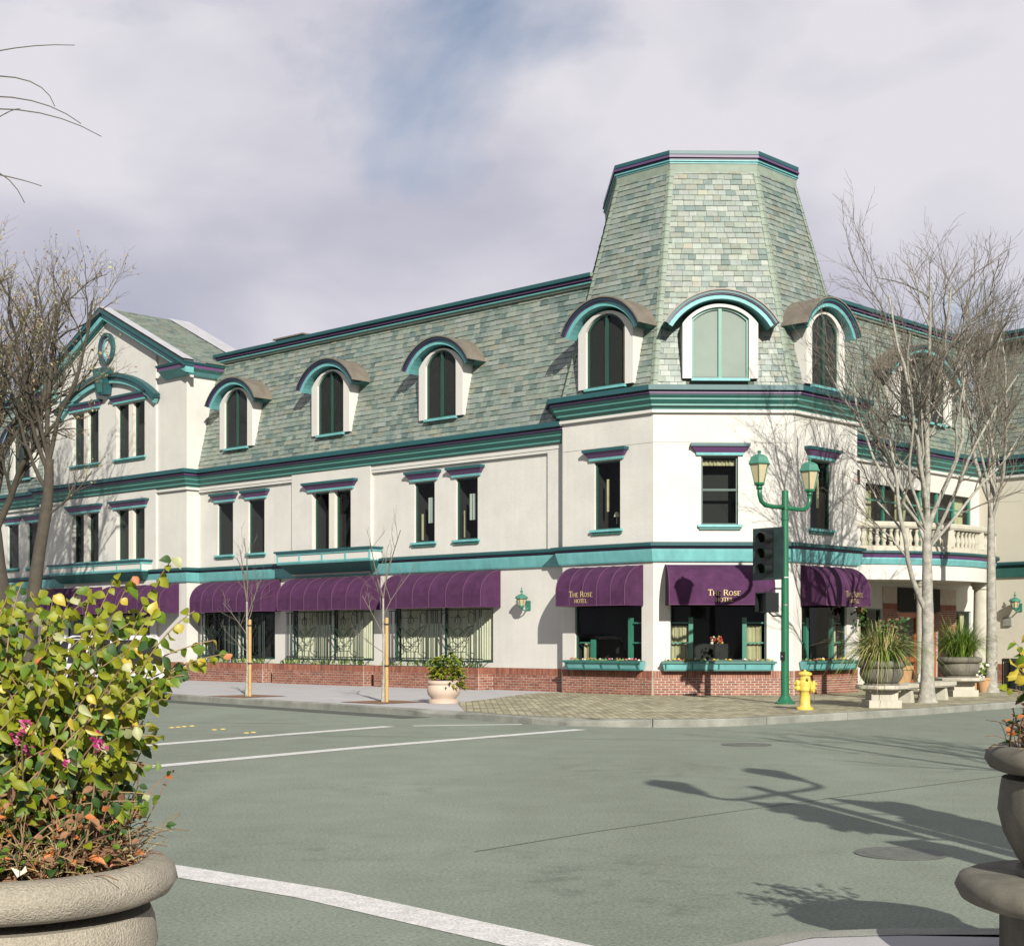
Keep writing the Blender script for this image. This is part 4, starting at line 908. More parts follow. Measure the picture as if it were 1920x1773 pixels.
awning(LP, 21.75, 26.1, GVc + .02, .85, 2.6, 3.68, 6); awning(LP, 27, 31.2, GVc + .02, .85, 2.6, 3.68, 6)
# white panel above each awning pocket and window-box balconets
def balconet(u0, u1, v, z0, z1, pr):
    path = [pl(LP, u1, v), pl(LP, u1, v + pr), pl(LP, u0, v + pr), pl(LP, u0, v)]
    o = sweep('balconet', path, [(0, z0), (.02, z0 + .04), (.0, z0 + .05), (.0, z1 - .16), (.03, z1 - .15), (.05, z1 - .07), (.10, z1 - .06), (.10, z1), (-.3, z1)], ['cyan', 'cyan', 'stucco_plain', 'cyan', 'cyan', 'navy', 'teal', 'teal'])
    mb = MB(); k = 4
    for i in range(k + 1):
        u = u0 + (u1 - u0) * i / k; mb.box(LP, u - .04, u + .04, v + pr - .01, v + pr + .02, z0 + .05, z1 - .15, 'cyan')
    mb.box(LP, u0, u1, v + pr - .012, v + pr + .018, z0 + .05, z0 + .1, 'cyan'); part(mb, 'panel_bars', o)
    mb = MB(); mb.hexa([LP(u0 + .3, v, z0 - .3), LP(u1 - .3, v, z0 - .3), LP(u1 - .3, v + .16, z0 - .3), LP(u0 + .3, v + .16, z0 - .3), LP(u0, v, z0 + .01), LP(u1, v, z0 + .01), LP(u1, v + pr, z0 + .01), LP(u0, v + pr, z0 + .01)], 'seagreen'); part(mb, 'bracket', o)
balconet(11.25, 16.0, V + .12, 4.16, 4.62, .5); balconet(23.6, 30.2, GVc, 4.18, 4.62, .45)
# ---- wall lantern
def lantern(P, u, v, z):
    q = P(u, v + .30, z); w = P(u, v, z)
    mb = MB(); mb.box(P, u - .09, u + .09, v - .005, v + .03, z - .12, z + .16, 'lamp_cap'); mb.tube([P(u, v + .03, z - .05), P(u, v + .15, z - .13), P(u, v + .28, z - .1), P(u, v + .30, z - .02)], .022, 'lamp_cap', 8)
    l = part(mb, 'wall_lantern')
    mb = MB(); mb.lathe([(.09, 0), (.155, .22)], 'lamp_glass', 8, q); part(mb, 'lantern_glass', l)
    mb = MB(); mb.lathe([(.2, .22), (.2, .245), (.15, .30), (.07, .34), (.03, .36), (.02, .39), (.045, .42), (.045, .44), (.012, .47), (.02, .52), (.005, .55)], 'lamp_cap', 12, q); mb.lathe([(.06, -.06), (.1, .0), (.1, .015)], 'lamp_cap', 8, q)
    for i in range(8):
        t = 2 * math.pi * (i + .5) / 8; mb.tube([(q[0] + .094 * math.cos(t), q[1] + .094 * math.sin(t), q[2]), (q[0] + .16 * math.cos(t), q[1] + .16 * math.sin(t), q[2] + .22)], .008, 'lamp_cap', 4)
    part(mb, 'lantern_cap', l)
lantern(LP, 4.9, V, 2.62); lantern(WP, 1.6, 0, 2.7)
mb = MB(); mb.box(RP, 5.6, 5.85, rv0, rv0 + .3, 6.35, 6.8, 'black_paint'); mb.sphere(RP(5.45, rv0 + .35, 6.45), .11, 'petal_red', 12); part(mb, 'alarm_light')
mb = MB(); mb.box(WP, 1.0, 1.3, 0, .08, 2.1, 2.4, 'kerb'); part(mb, 'meter_box')
mb = MB(); text(mb, RP, LINE1, 10.0, 2.95, rv0 + .075, 1); part(mb, 'lettering', door); mb = MB(); text(mb, RP, LINE2, 10.0, 2.7, rv0 + .075, 1); part(mb, 'lettering', door)

# ------------------------------------------------------------------ street things
def signal_head(t, x, y, z, rz, big=True):
    M = Matrix.Translation((x, y, z)) @ Matrix.Rotation(rz, 4, 'Z')      # faces local -x
    def Q(a, b_, c): return tuple(M @ Vector((a, b_, c)))
    mb = MB(); mb.box(Q, -.14, .10, -.17, .17, -.55, .55, 'black_paint'); h = mb.build('signal_head', t)
    mb = MB(); mb.box(Q, -.13, -.11, -.46, .46, -.62, .60, 'back_plate'); mb.build('back_plate', h)
    for k, lens in ((.36, 'lens_red'), (0, 'lens_amber'), (-.36, 'lens_green')):
        mb = MB(); pr = None; n = 14
        for j in range(n + 1):
            a = R_(-40) + R_(260) * j / n; p = (math.cos(a) * .145, math.sin(a) * .145 + k)
            if pr:
                ln = .27; mb.poly([Q(-.14, pr[0], pr[1]), Q(-.14, p[0], p[1]), Q(-.14 - ln, p[0], p[1] - .03), Q(-.14 - ln, pr[0], pr[1] - .03)], 'black_paint')
            pr = p
        mb.build('visor', h, smooth='all')
        mb = MB(); mb.poly([Q(-.155, math.cos(2 * math.pi * j / 16) * .125, k + math.sin(2 * math.pi * j / 16) * .125) for j in range(16)], lens); mb.build('lens', h)
    mb = MB(); mb.tube([Q(.05, 0, .5), Q(.12, -.1, .56), (0, 0, z + .56)], .02, 'green_paint', 6); mb.tube([Q(.05, 0, -.5), Q(.12, -.1, -.56), (0, 0, z - .56)], .02, 'green_paint', 6); mb.build('bracket', h)
def lamp_post(name, label, cat, loc, rz):
    t = thing(name, label, cat, loc, rz)
    mb = MB(); mb.lathe([(.098, 0), (.092, 1.2), (.088, 2.6), (.078, 4.99)], 'green_paint', 16); mb.lathe([(.1, 4.55), (.1, 4.62)], 'green_paint', 16); mb.lathe([(.1, 4.3), (.1, 4.34)], 'green_paint', 16); mb.build('pole', t, smooth=35)
    mb = MB(); mb.lathe([(.24, 0), (.24, .03), (.2, .05), (.15, .11), (.115, .18)], 'green_paint', 16)
    for a in range(4): mb.lathe([(.02, .03), (.02, .07)], 'steel', 6, (.19 * math.cos(a * 1.571 + .78), .19 * math.sin(a * 1.571 + .78), 0))
    mb.build('base', t, smooth=35)
    mb = MB(); mb.lathe([(.093, 2.3), (.093, 2.33)], 'steel', 14); mb.lathe([(.095, 2.95), (.095, 2.97)], 'road_paint', 14); mb.build('band', t)
    for s in (-1, 1):
        mb = MB(); mb.tube([(s * .05, 0, 4.60), (s * .5, 0, 4.585), (s * .82, 0, 4.60), (s * .98, 0, 4.68), (s * 1.05, 0, 4.82), (s * 1.06, 0, 5.02)], .052, 'green_paint', 10); mb.lathe([(.07, 4.95), (.07, 5.03)], 'green_paint', 10, (s * 1.06, 0, 0)); arm = mb.build('arm', t, smooth='all')
        c = (s * 1.06, 0, 5.02); n = 6
        mb = MB(); mb.lathe([(.06, 0), (.13, .03), (.135, .08)], 'green_paint', n, c); head = mb.build('lamp_head', t); mb = MB(); mb.lathe([(.27, .50), (.275, .52), (.255, .55), (.21, .66), (.13, .71), (.05, .73), (.03, .76), (.06, .79), (.02, .82)], 'lamp_cap', n, c); mb.build('lamp_cap', head)
        mb = MB(); mb.lathe([(.12, .08), (.225, .50)], 'lamp_glass', n, c); mb.build('lamp_glass', head)
        mb = MB()
        for i in range(n):
            a = 2 * math.pi * (i + .5) / n; mb.tube([(c[0] + .125 * math.cos(a), c[1] + .125 * math.sin(a), c[2] + .08), (c[0] + .235 * math.cos(a), c[1] + .235 * math.sin(a), c[2] + .51)], .012, 'green_paint', 4)
        mb.build('lamp_ribs', head)
    signal_head(t, -.20, .24, 3.52, R_(-6))
    def Q(a, b_, c): return tuple(Matrix.Rotation(R_(-22), 4, 'Z') @ Vector((a, b_, c)) + Vector((-.27, .26, 0)))
    mb = MB(); mb.box(Q, -.12, .12, -.22, .22, 2.14, 2.6, 'black_paint'); ph = mb.build('walk_signal', t)
    mb = MB(); mb.box(Q, -.24, -.12, -.23, .23, 2.58, 2.61, 'black_paint'); mb.box(Q, -.24, -.12, -.23, -.21, 2.16, 2.58, 'black_paint'); mb.box(Q, -.24, -.12, .21, .23, 2.16, 2.58, 'black_paint'); mb.build('hood', ph)
    mb = MB()
    for z in (2.06, 2.7): mb.tube([(0, 0, z), Q(.1, 0, z), Q(0, 0, 2.14 if z < 2.3 else 2.6)], .022, 'black_paint', 6)
    mb.build('bracket', ph)
    mb = MB(); mb.box(XYZ, -.13, -.07, -.05, .05, 1.02, 1.22, 'black_paint'); mb.lathe([(.02, 1.1), (.02, 1.13)], 'steel', 8, (-.13, 0, 0)); mb.build('push_button', t)
    return t
lamp_post('traffic_light_post', 'green post carrying two lanterns and a traffic signal beside the yellow hydrant', 'traffic light', (6.40, 35.14, .15), R_(46.5))
np2 = lamp_post('traffic_light_post', 'green lantern and signal post beyond the right edge, casting its shadow on the road', 'traffic light', (4.98, 7.05, .15), R_(49))
signal_head(np2, .42, -.25, 3.5, R_(180)); signal_head(np2, .1, -.55, 3.1, R_(90))

# hydrant
t = thing('fire_hydrant', 'yellow fire hydrant on the brick paving in front of the flower box', 'hydrant', (6.31, 32.3, .15))
mb = MB(); mb.lathe([(.185, 0), (.185, .035), (.135, .06), (.115, .1), (.108, .36), (.115, .38), (.15, .42), (.155, .60), (.12, .64), (.112, .74)], 'hydrant', 20); mb.build('barrel', t, smooth=35)
for a in range(6):
    mb = MB(); mb.lathe([(.016, .035), (.016, .055)], 'hydrant', 6, (.155 * math.cos(a * 1.047), .155 * math.sin(a * 1.047), 0)); mb.build('bolt', t)
mb = MB(); mb.lathe([(.112, .74), (.15, .745), (.155, .775), (.13, .80), (.07, .825), (.028, .83), (.028, .86)], 'hydrant', 20); mb.build('bonnet', t, smooth=35)
for ang, z, r in ((195, .57, .068), (200, .47, .06), (-15, .55, .07), (-35, .46, .085), (-80, .66, .03)):
    d = Vector((math.cos(R_(ang)), math.sin(R_(ang)), 0)); c = Vector((0, 0, z)); mb = MB()
    mb.tube([c + d * .08, c + d * .17, c + d * .17, c + d * .215, c + d * .235], [r * .8, r * .8, r * 1.15, r * 1.1, r * .6] if r > .04 else [r, r, r * .9, r * .8, r * .5], 'hydrant', 10); nz = mb.build('nozzle', t, smooth=35)
    if r > .04: mb = MB(); mb.tube([c + d * .232, c + d * .265], .022, 'hydrant', 5); mb.build('nut', nz)
mb = MB(); mb.tube([(.16, -.08, .46), (.19, -.1, .3), (.185, -.1, .2), (.15, -.1, .14)], .008, 'steel', 5); mb.build('chain', t)

# ---- plants
def leaf_geo(mb, p, d, nrm, ln, wd, m, curl=.15):
    d = d.normalized(); s = d.cross(nrm).normalized(); n = s.cross(d).normalized()
    P_ = lambda x, y, z: p + d * x * ln + s * y * wd + n * z * ln
    L_ = [(.06, .10), (.2, .34), (.38, .47), (.58, .44), (.78, .27), (.92, .10)]; z = lambda x: .05 * math.sin(x * 3.1) - curl * x * x
    pts = [P_(0, 0, 0)] + [P_(x, y, z(x) + .26 * y) for x, y in L_] + [P_(1, 0, -curl)] + [P_(x, -y, z(x) + .26 * y) for x, y in L_[::-1]] + [P_(.25, 0, z(.25) - .03), P_(.55, 0, z(.55) - .03), P_(.8, 0, z(.8) - .02)]
    mb.mesh(pts, [(0, 14, 2, 1), (14, 15, 3, 2), (15, 4, 3), (15, 16, 5, 4), (16, 7, 6, 5), (0, 13, 12, 14), (14, 12, 11, 15), (15, 11, 10), (15, 10, 9, 16), (16, 9, 8, 7)], m)
def bez(a, b_, c, n):
    return [a * (1 - i / n) ** 2 + b_ * 2 * (i / n) * (1 - i / n) + c * (i / n) ** 2 for i in range(n + 1)]
def blade_plant(name, label, cat, loc, n, ln, wd, mats, seed, spread=1.0, base=.16, droop=.55):
    t = thing(name, label, cat, loc); r = random.Random(seed); mb = MB()
    for i in range(n):
        a = r.uniform(0, 2 * math.pi); L_ = ln * r.uniform(.55, 1.1); o = Vector((math.cos(a), math.sin(a), 0)); p = o * r.uniform(0, base); out_ = r.uniform(.15, 1) * spread
        mid = p + o * L_ * .25 * out_ + Vector((0, 0, L_ * .62)); end = p + o * L_ * .75 * out_ + Vector((0, 0, L_ * (.95 - droop * out_ * r.uniform(.5, 1.2))))
        pts = bez(p, mid, end, 6); s = Vector((-o.y, o.x, 0)); s = (s + Vector((r.uniform(-.4, .4), r.uniform(-.4, .4), r.uniform(-.3, .3)))).normalized(); m = r.choice(mats)
        for j in range(6):
            w0, w1 = wd * (1 - (j / 6) ** 2), wd * (1 - ((j + 1) / 6) ** 2); mb.poly([pts[j] - s * w0, pts[j] + s * w0, pts[j + 1] + s * w1, pts[j + 1] - s * w1], m)
    o = mb.build('leaves', t); o['kind'] = 'stuff'; return t
# ---- urns on pedestals
RIMZ = 1.12
def pedestal(label, loc, rz, stone, slabR=.62, top=.5, round_=False):
    t = thing('stone_pedestal', label, 'pedestal', loc, rz)
    mb = MB(); sq = 7 if not round_ else 3
    if round_:
        mb.lathe([(.37, 0), (.37, .43)], stone, 32, sq=8); mb.build('pillar', t, smooth=40)
    else:
        mb.box(XYZ, -.36, .36, -.36, .36, 0, .17, stone); mb.box(XYZ, -.29, .29, -.29, .29, .17, .36, stone); mb.box(XYZ, -.34, .34, -.34, .34, .36, top - .1, stone); mb.build('pillar', t)
    mb = MB(); h = .12; c = top - h / 2
    if round_: mb.lathe([(slabR - .06, top - .13), (slabR - .02, top - .115), (slabR + .005, top - .065), (slabR - .015, top - .02), (slabR - .06, top)], stone, 72, sq=2.3)
    else: mb.lathe([(slabR - .03, top - .1), (slabR, top - .075), (slabR, top - .025), (slabR - .03, top)], stone, 8, sq=0, rot=R_(0))
    mb.build('slab', t, smooth=60 if round_ else 30); return t
def urn(label, loc, rz, stone, R=.5, base=.5, rim=RIMZ - .15, tk=1.0):
    t = thing('stone_urn', label, 'urn', (loc[0], loc[1], loc[2] + base), rz); h = rim - base
    k = R / .5; mb = MB()
    mb.lathe([(.33 * k, .045), (.36 * k, .08), (.42 * k, h * .36), (.445 * k, h * .55), (.435 * k, h * .72), (.425 * k, h - .1)], stone, 40); mb.build('bowl', t, smooth=50)
    mb = MB(); mb.lathe([(.30 * k, 0), (.36 * k, .003), (.36 * k, .035), (.31 * k, .045), (.28 * k, .05)], stone, 40); mb.build('foot', t, smooth=35)
    mb = MB(); mb.lathe([(.40 * k, h - .09 * tk), (.435 * k, h - .095 * tk), (.48 * k, h - .07 * tk), (.503 * k, h - .02 * tk), (.495 * k, h + .03 * tk), (.465 * k, h + .062 * tk), (.42 * k, h + .07 * tk), (.38 * k, h + .05 * tk), (.375 * k, h)], stone, 48); mb.build('rim', t, smooth=60)
    mb = MB(); mb.lathe([(.376 * k, h - .01), (.2, h + .015), (.01, h + .02)], 'soil', 24); mb.build('soil', t)
    return t
G1, G2 = (8.22, 33.35), (11.85, 39.7)
pedestal('stepped stone pedestal under the big grass urn, nearest the kerb', (*G1, .15), R_(0), 'bench_stone', .58); urn('weathered stone urn full of drooping grass, left of the tree trunk', (*G1, .15), 0, 'stone_old_shaded', .54)
blade_plant('ornamental_grass', 'tall drooping green and straw grass in the urn left of the tree trunk', 'grass plant', (*G1, 1.12), 760, 1.35, .013, ['blade', 'blade', 'blade_dark', 'straw', 'blade', 'straw'], 4, 1.5, .36, 1.0)
r5 = random.Random(9); mb = MB()
for i in range(150):
    p = Vector((r5.uniform(-.1, .45), r5.uniform(-.3, .3), r5.uniform(.35, 1.0))); leaf_geo(mb, p, Vector((r5.uniform(-1, 1), r5.uniform(-1, 1), r5.uniform(-.3, .8))), Vector((0, -1, .6)), .11, .07, r5.choice(['leaf_dark', 'leaf_dark', 'dry', 'blade_dark']))
for i in range(14): mb.tube(bez(Vector((r5.uniform(-.1, .2), r5.uniform(-.2, .2), 0)), Vector((r5.uniform(-.1, .4), 0, .4)), Vector((r5.uniform(-.1, .45), r5.uniform(-.3, .3), r5.uniform(.6, 1.0))), 4), .006, 'stem', 4)
o = mb.build('leafy_shrub'); o.location = (G1[0] + .1, G1[1] + .1, 1.1); tag(o, 'dark leafy shrub rising behind the grass in the left far urn', 'shrub')
pedestal('stone pedestal under the grass urn in front of the hotel entrance', (*G2, .15), R_(10), 'bench_stone', .66); urn('grey stone urn with bright green grass, right of the tree trunk', (*G2, .15), 0, 'stone_old_shaded', .58)
blade_plant('ornamental_grass', 'bright green tufted grass in the urn before the entrance', 'grass plant', (*G2, 1.14), 640, 1.4, .011, ['leaf_green', 'blade', 'leaf_green', 'blade_dark'], 8, 1.4, .34, .8)
# bench between the pedestals
t = thing('stone_bench', 'long stone bench between the two far urns, behind the tree trunk', 'bench', (10.05, 36.6, .15), R_(52))
mb = MB(); mb.box(XYZ, -1.5, 1.5, -.24, .24, .36, .46, 'bench_stone'); mb.box(XYZ, -1.47, 1.47, -.21, .21, .33, .36, 'bench_stone'); mb.build('seat', t)
for s in (-1, 1):
    mb = MB(); mb.hexa([(s * 1.05 - .1, -.17, 0), (s * 1.05 + .1, -.17, 0), (s * 1.05 + .1, .17, 0), (s * 1.05 - .1, .17, 0), (s * 1.05 - .07, -.14, .33), (s * 1.05 + .07, -.14, .33), (s * 1.05 + .07, .14, .33), (s * 1.05 - .07, .14, .33)], 'bench_stone'); mb.build('leg', t)
t = thing('clay_pot', 'tan clay pot with dry plants behind the stone bench', 'pot', (9.95, 38.4, .15))
mb = MB(); mb.lathe([(.2, 0), (.27, .5), (.3, .72), (.33, .74), (.33, .84), (.29, .84), (.27, .8)], 'terracotta', 20); mb.build('body', t, smooth=35)
blade_plant('dry_plant', 'brown dry plant standing in the tan clay pot', 'plant', (9.95, 38.4, .93), 90, .5, .012, ['dry', 'straw', 'stem'], 3, .8, .2)
for (x, y, m, lab) in ((13.1, 42.6, 'petal_red', 'red flowering pot plant beside the entrance column'), (13.35, 42.4, 'petal_white', 'white flowering pot plant beside the entrance column')):
    t = thing('flower_pot', lab, 'pot plant', (x, y, .15)); mb = MB(); mb.lathe([(.14, 0), (.2, .35), (.22, .36), (.22, .42), (.18, .42)], 'terracotta', 14); mb.build('pot', t, smooth=35); mb = MB(); rr = random.Random(int(x * 10))
    for i in range(60):
        q = Vector((rr.gauss(0, .14), rr.gauss(0, .14), .55 + rr.uniform(-.12, .3)))
        if i % 3 == 0: mb.sphere(q, .04, m, 6)
        else: leaf_geo(mb, q, Vector((rr.uniform(-1, 1), rr.uniform(-1, 1), rr.uniform(-.2, 1))), Vector((0, -1, 1)), .12, .08, 'leaf_green')
    o = mb.build('foliage', t); o['kind'] = 'stuff'
# bowl planter on the left pavement
t = thing('bowl_planter', 'round pale pink stone bowl planter on the pavement before the grilles', 'planter', (-1.62, 35.5, .15))
mb = MB(); mb.lathe([(.36, 0), (.36, .07), (.29, .1), (.30, .13), (.37, .2), (.395, .3), (.385, .40), (.355, .45)], 'pot_pink', 32); mb.build('bowl', t, smooth=50)
mb = MB(); mb.lathe([(.35, .45), (.385, .455), (.40, .49), (.39, .53), (.35, .545), (.31, .53), (.3, .48)], 'pot_pink', 32); mb.build('rim', t, smooth=50)
mb = MB(); mb.lathe([(.305, .5), (.01, .52)], 'soil', 16); mb.build('soil', t)
t = thing('bedding_plant', 'bushy yellow green plant spilling from the pink bowl planter', 'plant', (-1.62, 35.5, .65)); mb = MB(); rr = random.Random(11)
for i in range(420):
    a = rr.uniform(0, 6.28); q = rr.random() ** .6 * .36; p = Vector((math.cos(a) * q + (.05 if i % 3 else .15), math.sin(a) * q, rr.uniform(.0, .62) * (1.1 - q) + .03 - (.18 if q > .27 and math.cos(a) > 0 else 0)))
    leaf_geo(mb, p, Vector((math.cos(a), math.sin(a), rr.uniform(-.6, .8))), Vector((0, -.4, 1)), rr.uniform(.10, .2), rr.uniform(.05, .08), rr.choice(['leaf_lime', 'leaf_green', 'leaf_lime', 'leaf_dark']))
o = mb.build('leaves', t); o['kind'] = 'stuff'
# litter bin at the right
t = thing('litter_bin', 'black slatted iron litter bin before the far right wall', 'litter bin', (14.55, 43.4, .15))
mb = MB(); mb.lathe([(.3, .02), (.3, .85)], 'black_paint', 20); mb.build('liner', t)
mb = MB(); mb.lathe([(.34, .86), (.36, .88), (.36, .93), (.33, .95), (.25, .95)], 'black_paint', 24); mb.build('rim', t)
for i in range(20):
    a = i * math.pi / 10; mb = MB(); mb.tube([(.34 * math.cos(a), .34 * math.sin(a), .03), (.34 * math.cos(a), .34 * math.sin(a), .88)], .012, 'black_paint', 4); mb.build('slat', t)

# ---- bare trees
def tube_n(r): return 10 if r > .1 else 7 if r > .04 else 5 if r > .015 else 3
def bare_tree(name, label, loc, seed, H, fork, r0, limbs, spread, bark, twig, twig_len=1.0, kids=(0, 5, 6, 6), lean=(0, 0), buds=None, trunk_pts=None, maxr=9.0, upt=.45):
    t = thing(name, label, 'tree', loc); r = random.Random(seed); tm = MB(); cm = MB(); minr = .0045
    def grow(p, d, rad, L_, lvl):
        n = max(3, int(L_ / (.45 if lvl < 2 else .28))); pts = [p]; q = p; dd = d.normalized()
        for i in range(n):
            wob = .10 if lvl == 1 else .16
            dd = (dd + Vector((r.gauss(0, wob), r.gauss(0, wob), r.gauss(0, wob * .6) + upt * .12))).normalized(); q = q + dd * (L_ / n); pts.append(q)
        end = max(minr * .6, rad * (.42 if lvl < 3 else .5)); rads = [rad + (end - rad) * i / n for i in range(n + 1)]
        cm.tube(pts, rads, bark if rad > .025 else twig, tube_n(rad), cap=False)
        if lvl < len(kids):
            k = kids[lvl]; k = int(k * L_ / (2.4 / lvl ** .6) + r.random()) if lvl > 1 else k
            for j in range(max(k, 2)):
                u = .22 + .78 * (j + r.random() * .8) / max(k, 2); u = min(u, .99); i = min(int(u * n), n - 1); pp = pts[i].lerp(pts[i + 1], u * n - i); ax = (pts[i + 1] - pts[i]).normalized()
                side = ax.cross(Vector((r.gauss(0, 1), r.gauss(0, 1), r.gauss(0, 1)))).normalized(); an = R_(r.uniform(22, 48)); nd = ax * math.cos(an) + side * math.sin(an); nd.z += .12
                grow(pp, nd, max(minr, rads[i] * r.uniform(.42, .66)), L_ * r.uniform(.36, .62) * (1.1 - .4 * u) * (twig_len if lvl > 1 else 1), lvl + 1)
        elif buds:
            for pt in pts[1:]:
                if r.random() < .5:
                    e = Vector((r.gauss(0, .03), r.gauss(0, .03), r.gauss(0, .03))); f = Vector((r.gauss(0, .03), r.gauss(0, .03), r.gauss(0, .03))); cm.poly([pt, pt + e, pt + e + f, pt + f], r.choice(buds))
    tp = trunk_pts or [(0, 0, 0), (.02, 0, fork * .3), (lean[0] * .4, lean[1] * .4, fork * .65), (lean[0], lean[1], fork)]
    tp = [Vector(p) for p in tp]; n = len(tp) - 1
    pts = [tp[0] + Vector((0, 0, -.03)), tp[0] + Vector((0, 0, .08)), tp[0] + Vector((0, 0, .3))] + tp[1:]; rads = [r0 * 1.75, r0 * 1.45, r0 * 1.1] + [r0 * (1 - .40 * (i / n) ** 2) for i in range(1, n + 1)]
    # smooth the trunk line
    P2, R2 = [], []
    for i in range(len(pts) - 1):
        for k in range(4): P2.append(pts[i].lerp(pts[i + 1], k / 4)); R2.append((rads[i] + (rads[i + 1] - rads[i]) * k / 4) * r.uniform(.96, 1.05))
    P2.append(pts[-1]); R2.append(rads[-1])
    for _ in range(2): P2 = [P2[0]] + [(P2[i - 1] + P2[i] * 2 + P2[i + 1]) / 4 for i in range(1, len(P2) - 1)] + [P2[-1]]
    tm.tube(P2, R2, bark, 14)
    for j, (az, an, L_, rr_, zf) in enumerate(limbs):
        pp = P2[min(int(zf * (len(P2) - 1)), len(P2) - 1)]; d = Vector((math.cos(R_(az)) * math.sin(R_(an)), math.sin(R_(az)) * math.sin(R_(an)), math.cos(R_(an)))); grow(pp, d, r0 * rr_, L_, 1)
    tm.build('trunk', t, smooth='all'); c = cm.build('crown', t, smooth='all'); c['kind'] = 'stuff'
    return t
bare_tree('bare_tree', 'tall bare pale tree between the two far urns, trunk before the entrance', (9.90, 35.75, .15), 21, 12, 4.4, .155,
          [(185, 34, 4.8, .44, .72), (20, 7, 5.6, .5, 1), (150, 13, 5.6, .42, 1), (-10, 24, 5.8, .4, .97), (250, 17, 5.5, .36, 1), (80, 20, 5.5, .36, .98), (-50, 34, 4.6, .3, .9), (190, 42, 5.0, .27, .95), (172, 30, 5.4, .3, .9), (10, 40, 5.0, .26, .93), (215, 32, 5.0, .27, .97)], 1, 'bark_pale', 'twig', kids=(0, 6, 7, 5))
bare_tree('bare_tree', 'thinner bare tree with its trunk beside the far right column', (13.55, 42.4, .15), 33, 12, 5.3, .15,
          [(170, 16, 5.4, .44, 1), (10, 18, 5.4, .4, 1), (90, 9, 5.8, .4, 1), (-60, 20, 5.2, .35, .97), (230, 24, 4.8, .32, .95)], 1, 'bark_pale', 'twig', kids=(0, 6, 7, 5))
bare_tree('bare_tree', 'large leaning bare tree in front of the gable, twigs tipped with buds', (-15.85, 49.1, .15), 5, 15, 5, .23,
          [(160, 22, 5.4, .42, 1), (5, 13, 5.4, .36, 1), (80, 8, 5.8, .4, 1), (-15, 60, 2.2, .18, .82), (200, 34, 5.0, .3, .9), (-80, 20, 5.0, .3, .97), (175, 12, 5.6, .36, .93)], 1, 'bark_dark', 'twig_left', kids=(0, 6, 6, 5), buds=['dry', 'straw', 'leaf_pale'], trunk_pts=[(0, 0, 0), (.1, 0, 2), (.3, 0, 4), (.62, .1, 6.0), (.70, 0, 7.4)])
bare_tree('bare_tree', 'thick trunked bare tree cut by the left edge of the view', (-17.2, 50.6, .15), 6, 16, 6, .36,
          [(170, 22, 7, .36, 1), (10, 12, 7.4, .36, 1), (90, 20, 6, .45, 1), (-30, 26, 5, .36, .9), (240, 36, 5, .36, .9)], 1, 'bark_dark', 'twig_left', kids=(0, 7, 7, 6), buds=['dry', 'straw', 'leaf_pale'], trunk_pts=[(0, 0, 0), (.05, 0, 2), (-.2, 0, 4), (-.4, .1, 6)])
bare_tree('bare_tree', 'bare street tree beyond the right edge, branch shadows falling on the road', (9.4, 8.6, .15), 12, 9, 3.2, .15,
          [(180, 28, 5.2, .5, 1), (20, 20, 5.4, .5, 1), (100, 22, 5.4, .5, 1), (-80, 28, 5, .45, .95)], 1, 'bark_pale', 'twig', kids=(0, 5, 5))
# near tree outside the left edge: only the tips of its hanging twigs reach into view
t = thing('bare_tree', 'bare tree outside the left edge, a few long twigs hanging into the sky', 'tree', (-6.2, 7.6, .15)); tm = MB(); cm = MB()
tm.tube([(0, 0, -.02), (0, 0, .3), (.05, 0, 2), (.2, 0, 3.6), (.5, .1, 5)], [.26, .2, .17, .15, .1], 'bark_dark', 12)
def px3(x, y, Y): return Vector(((x - 960) / 2811 * Y + 6.2, Y - 7.6, 1.7 - (y - 1195) / 2811 * Y - .15))
for a, b_, c, Y in (((-260, 190), (-40, 75), (140, 85), 8), ((-260, 190), (70, 90), (103, 200), 8.05), ((-260, 230), (20, 130), (152, 232), 7.9), ((-260, 260), (10, 150), (190, 256), 8.1), ((-200, 380), (0, 200), (38, 204), 8), ((-200, 380), (-10, 250), (46, 380), 8), ((-200, 300), (0, 320), (78, 349), 8.1)):
    st = Vector((.5, .1, 5)); p0 = px3(*a, Y); cm.tube(bez(st, (st + p0) / 2 + Vector((0, 0, .3)), p0, 5), [.05, .04, .03, .02, .012, .0055], 'bark_dark', 6); pts = bez(p0, px3(*b_, Y), px3(*c, Y), 10); cm.tube(pts, [.0055 - .0035 * i / 10 for i in range(11)], 'twig_left', 4)
for az in (150, 220, 300, 80): cm.tube(bez(Vector((.2, 0, 3.4)), Vector((.2 + math.cos(R_(az)), math.sin(R_(az)), 5)), Vector((math.cos(R_(az)) * 2, math.sin(R_(az)) * 2, 7)), 6), [.09, .08, .06, .045, .03, .02, .01], 'bark_dark', 6)
tm.build('trunk', t, smooth='all'); cm.build('crown', t, smooth='all')
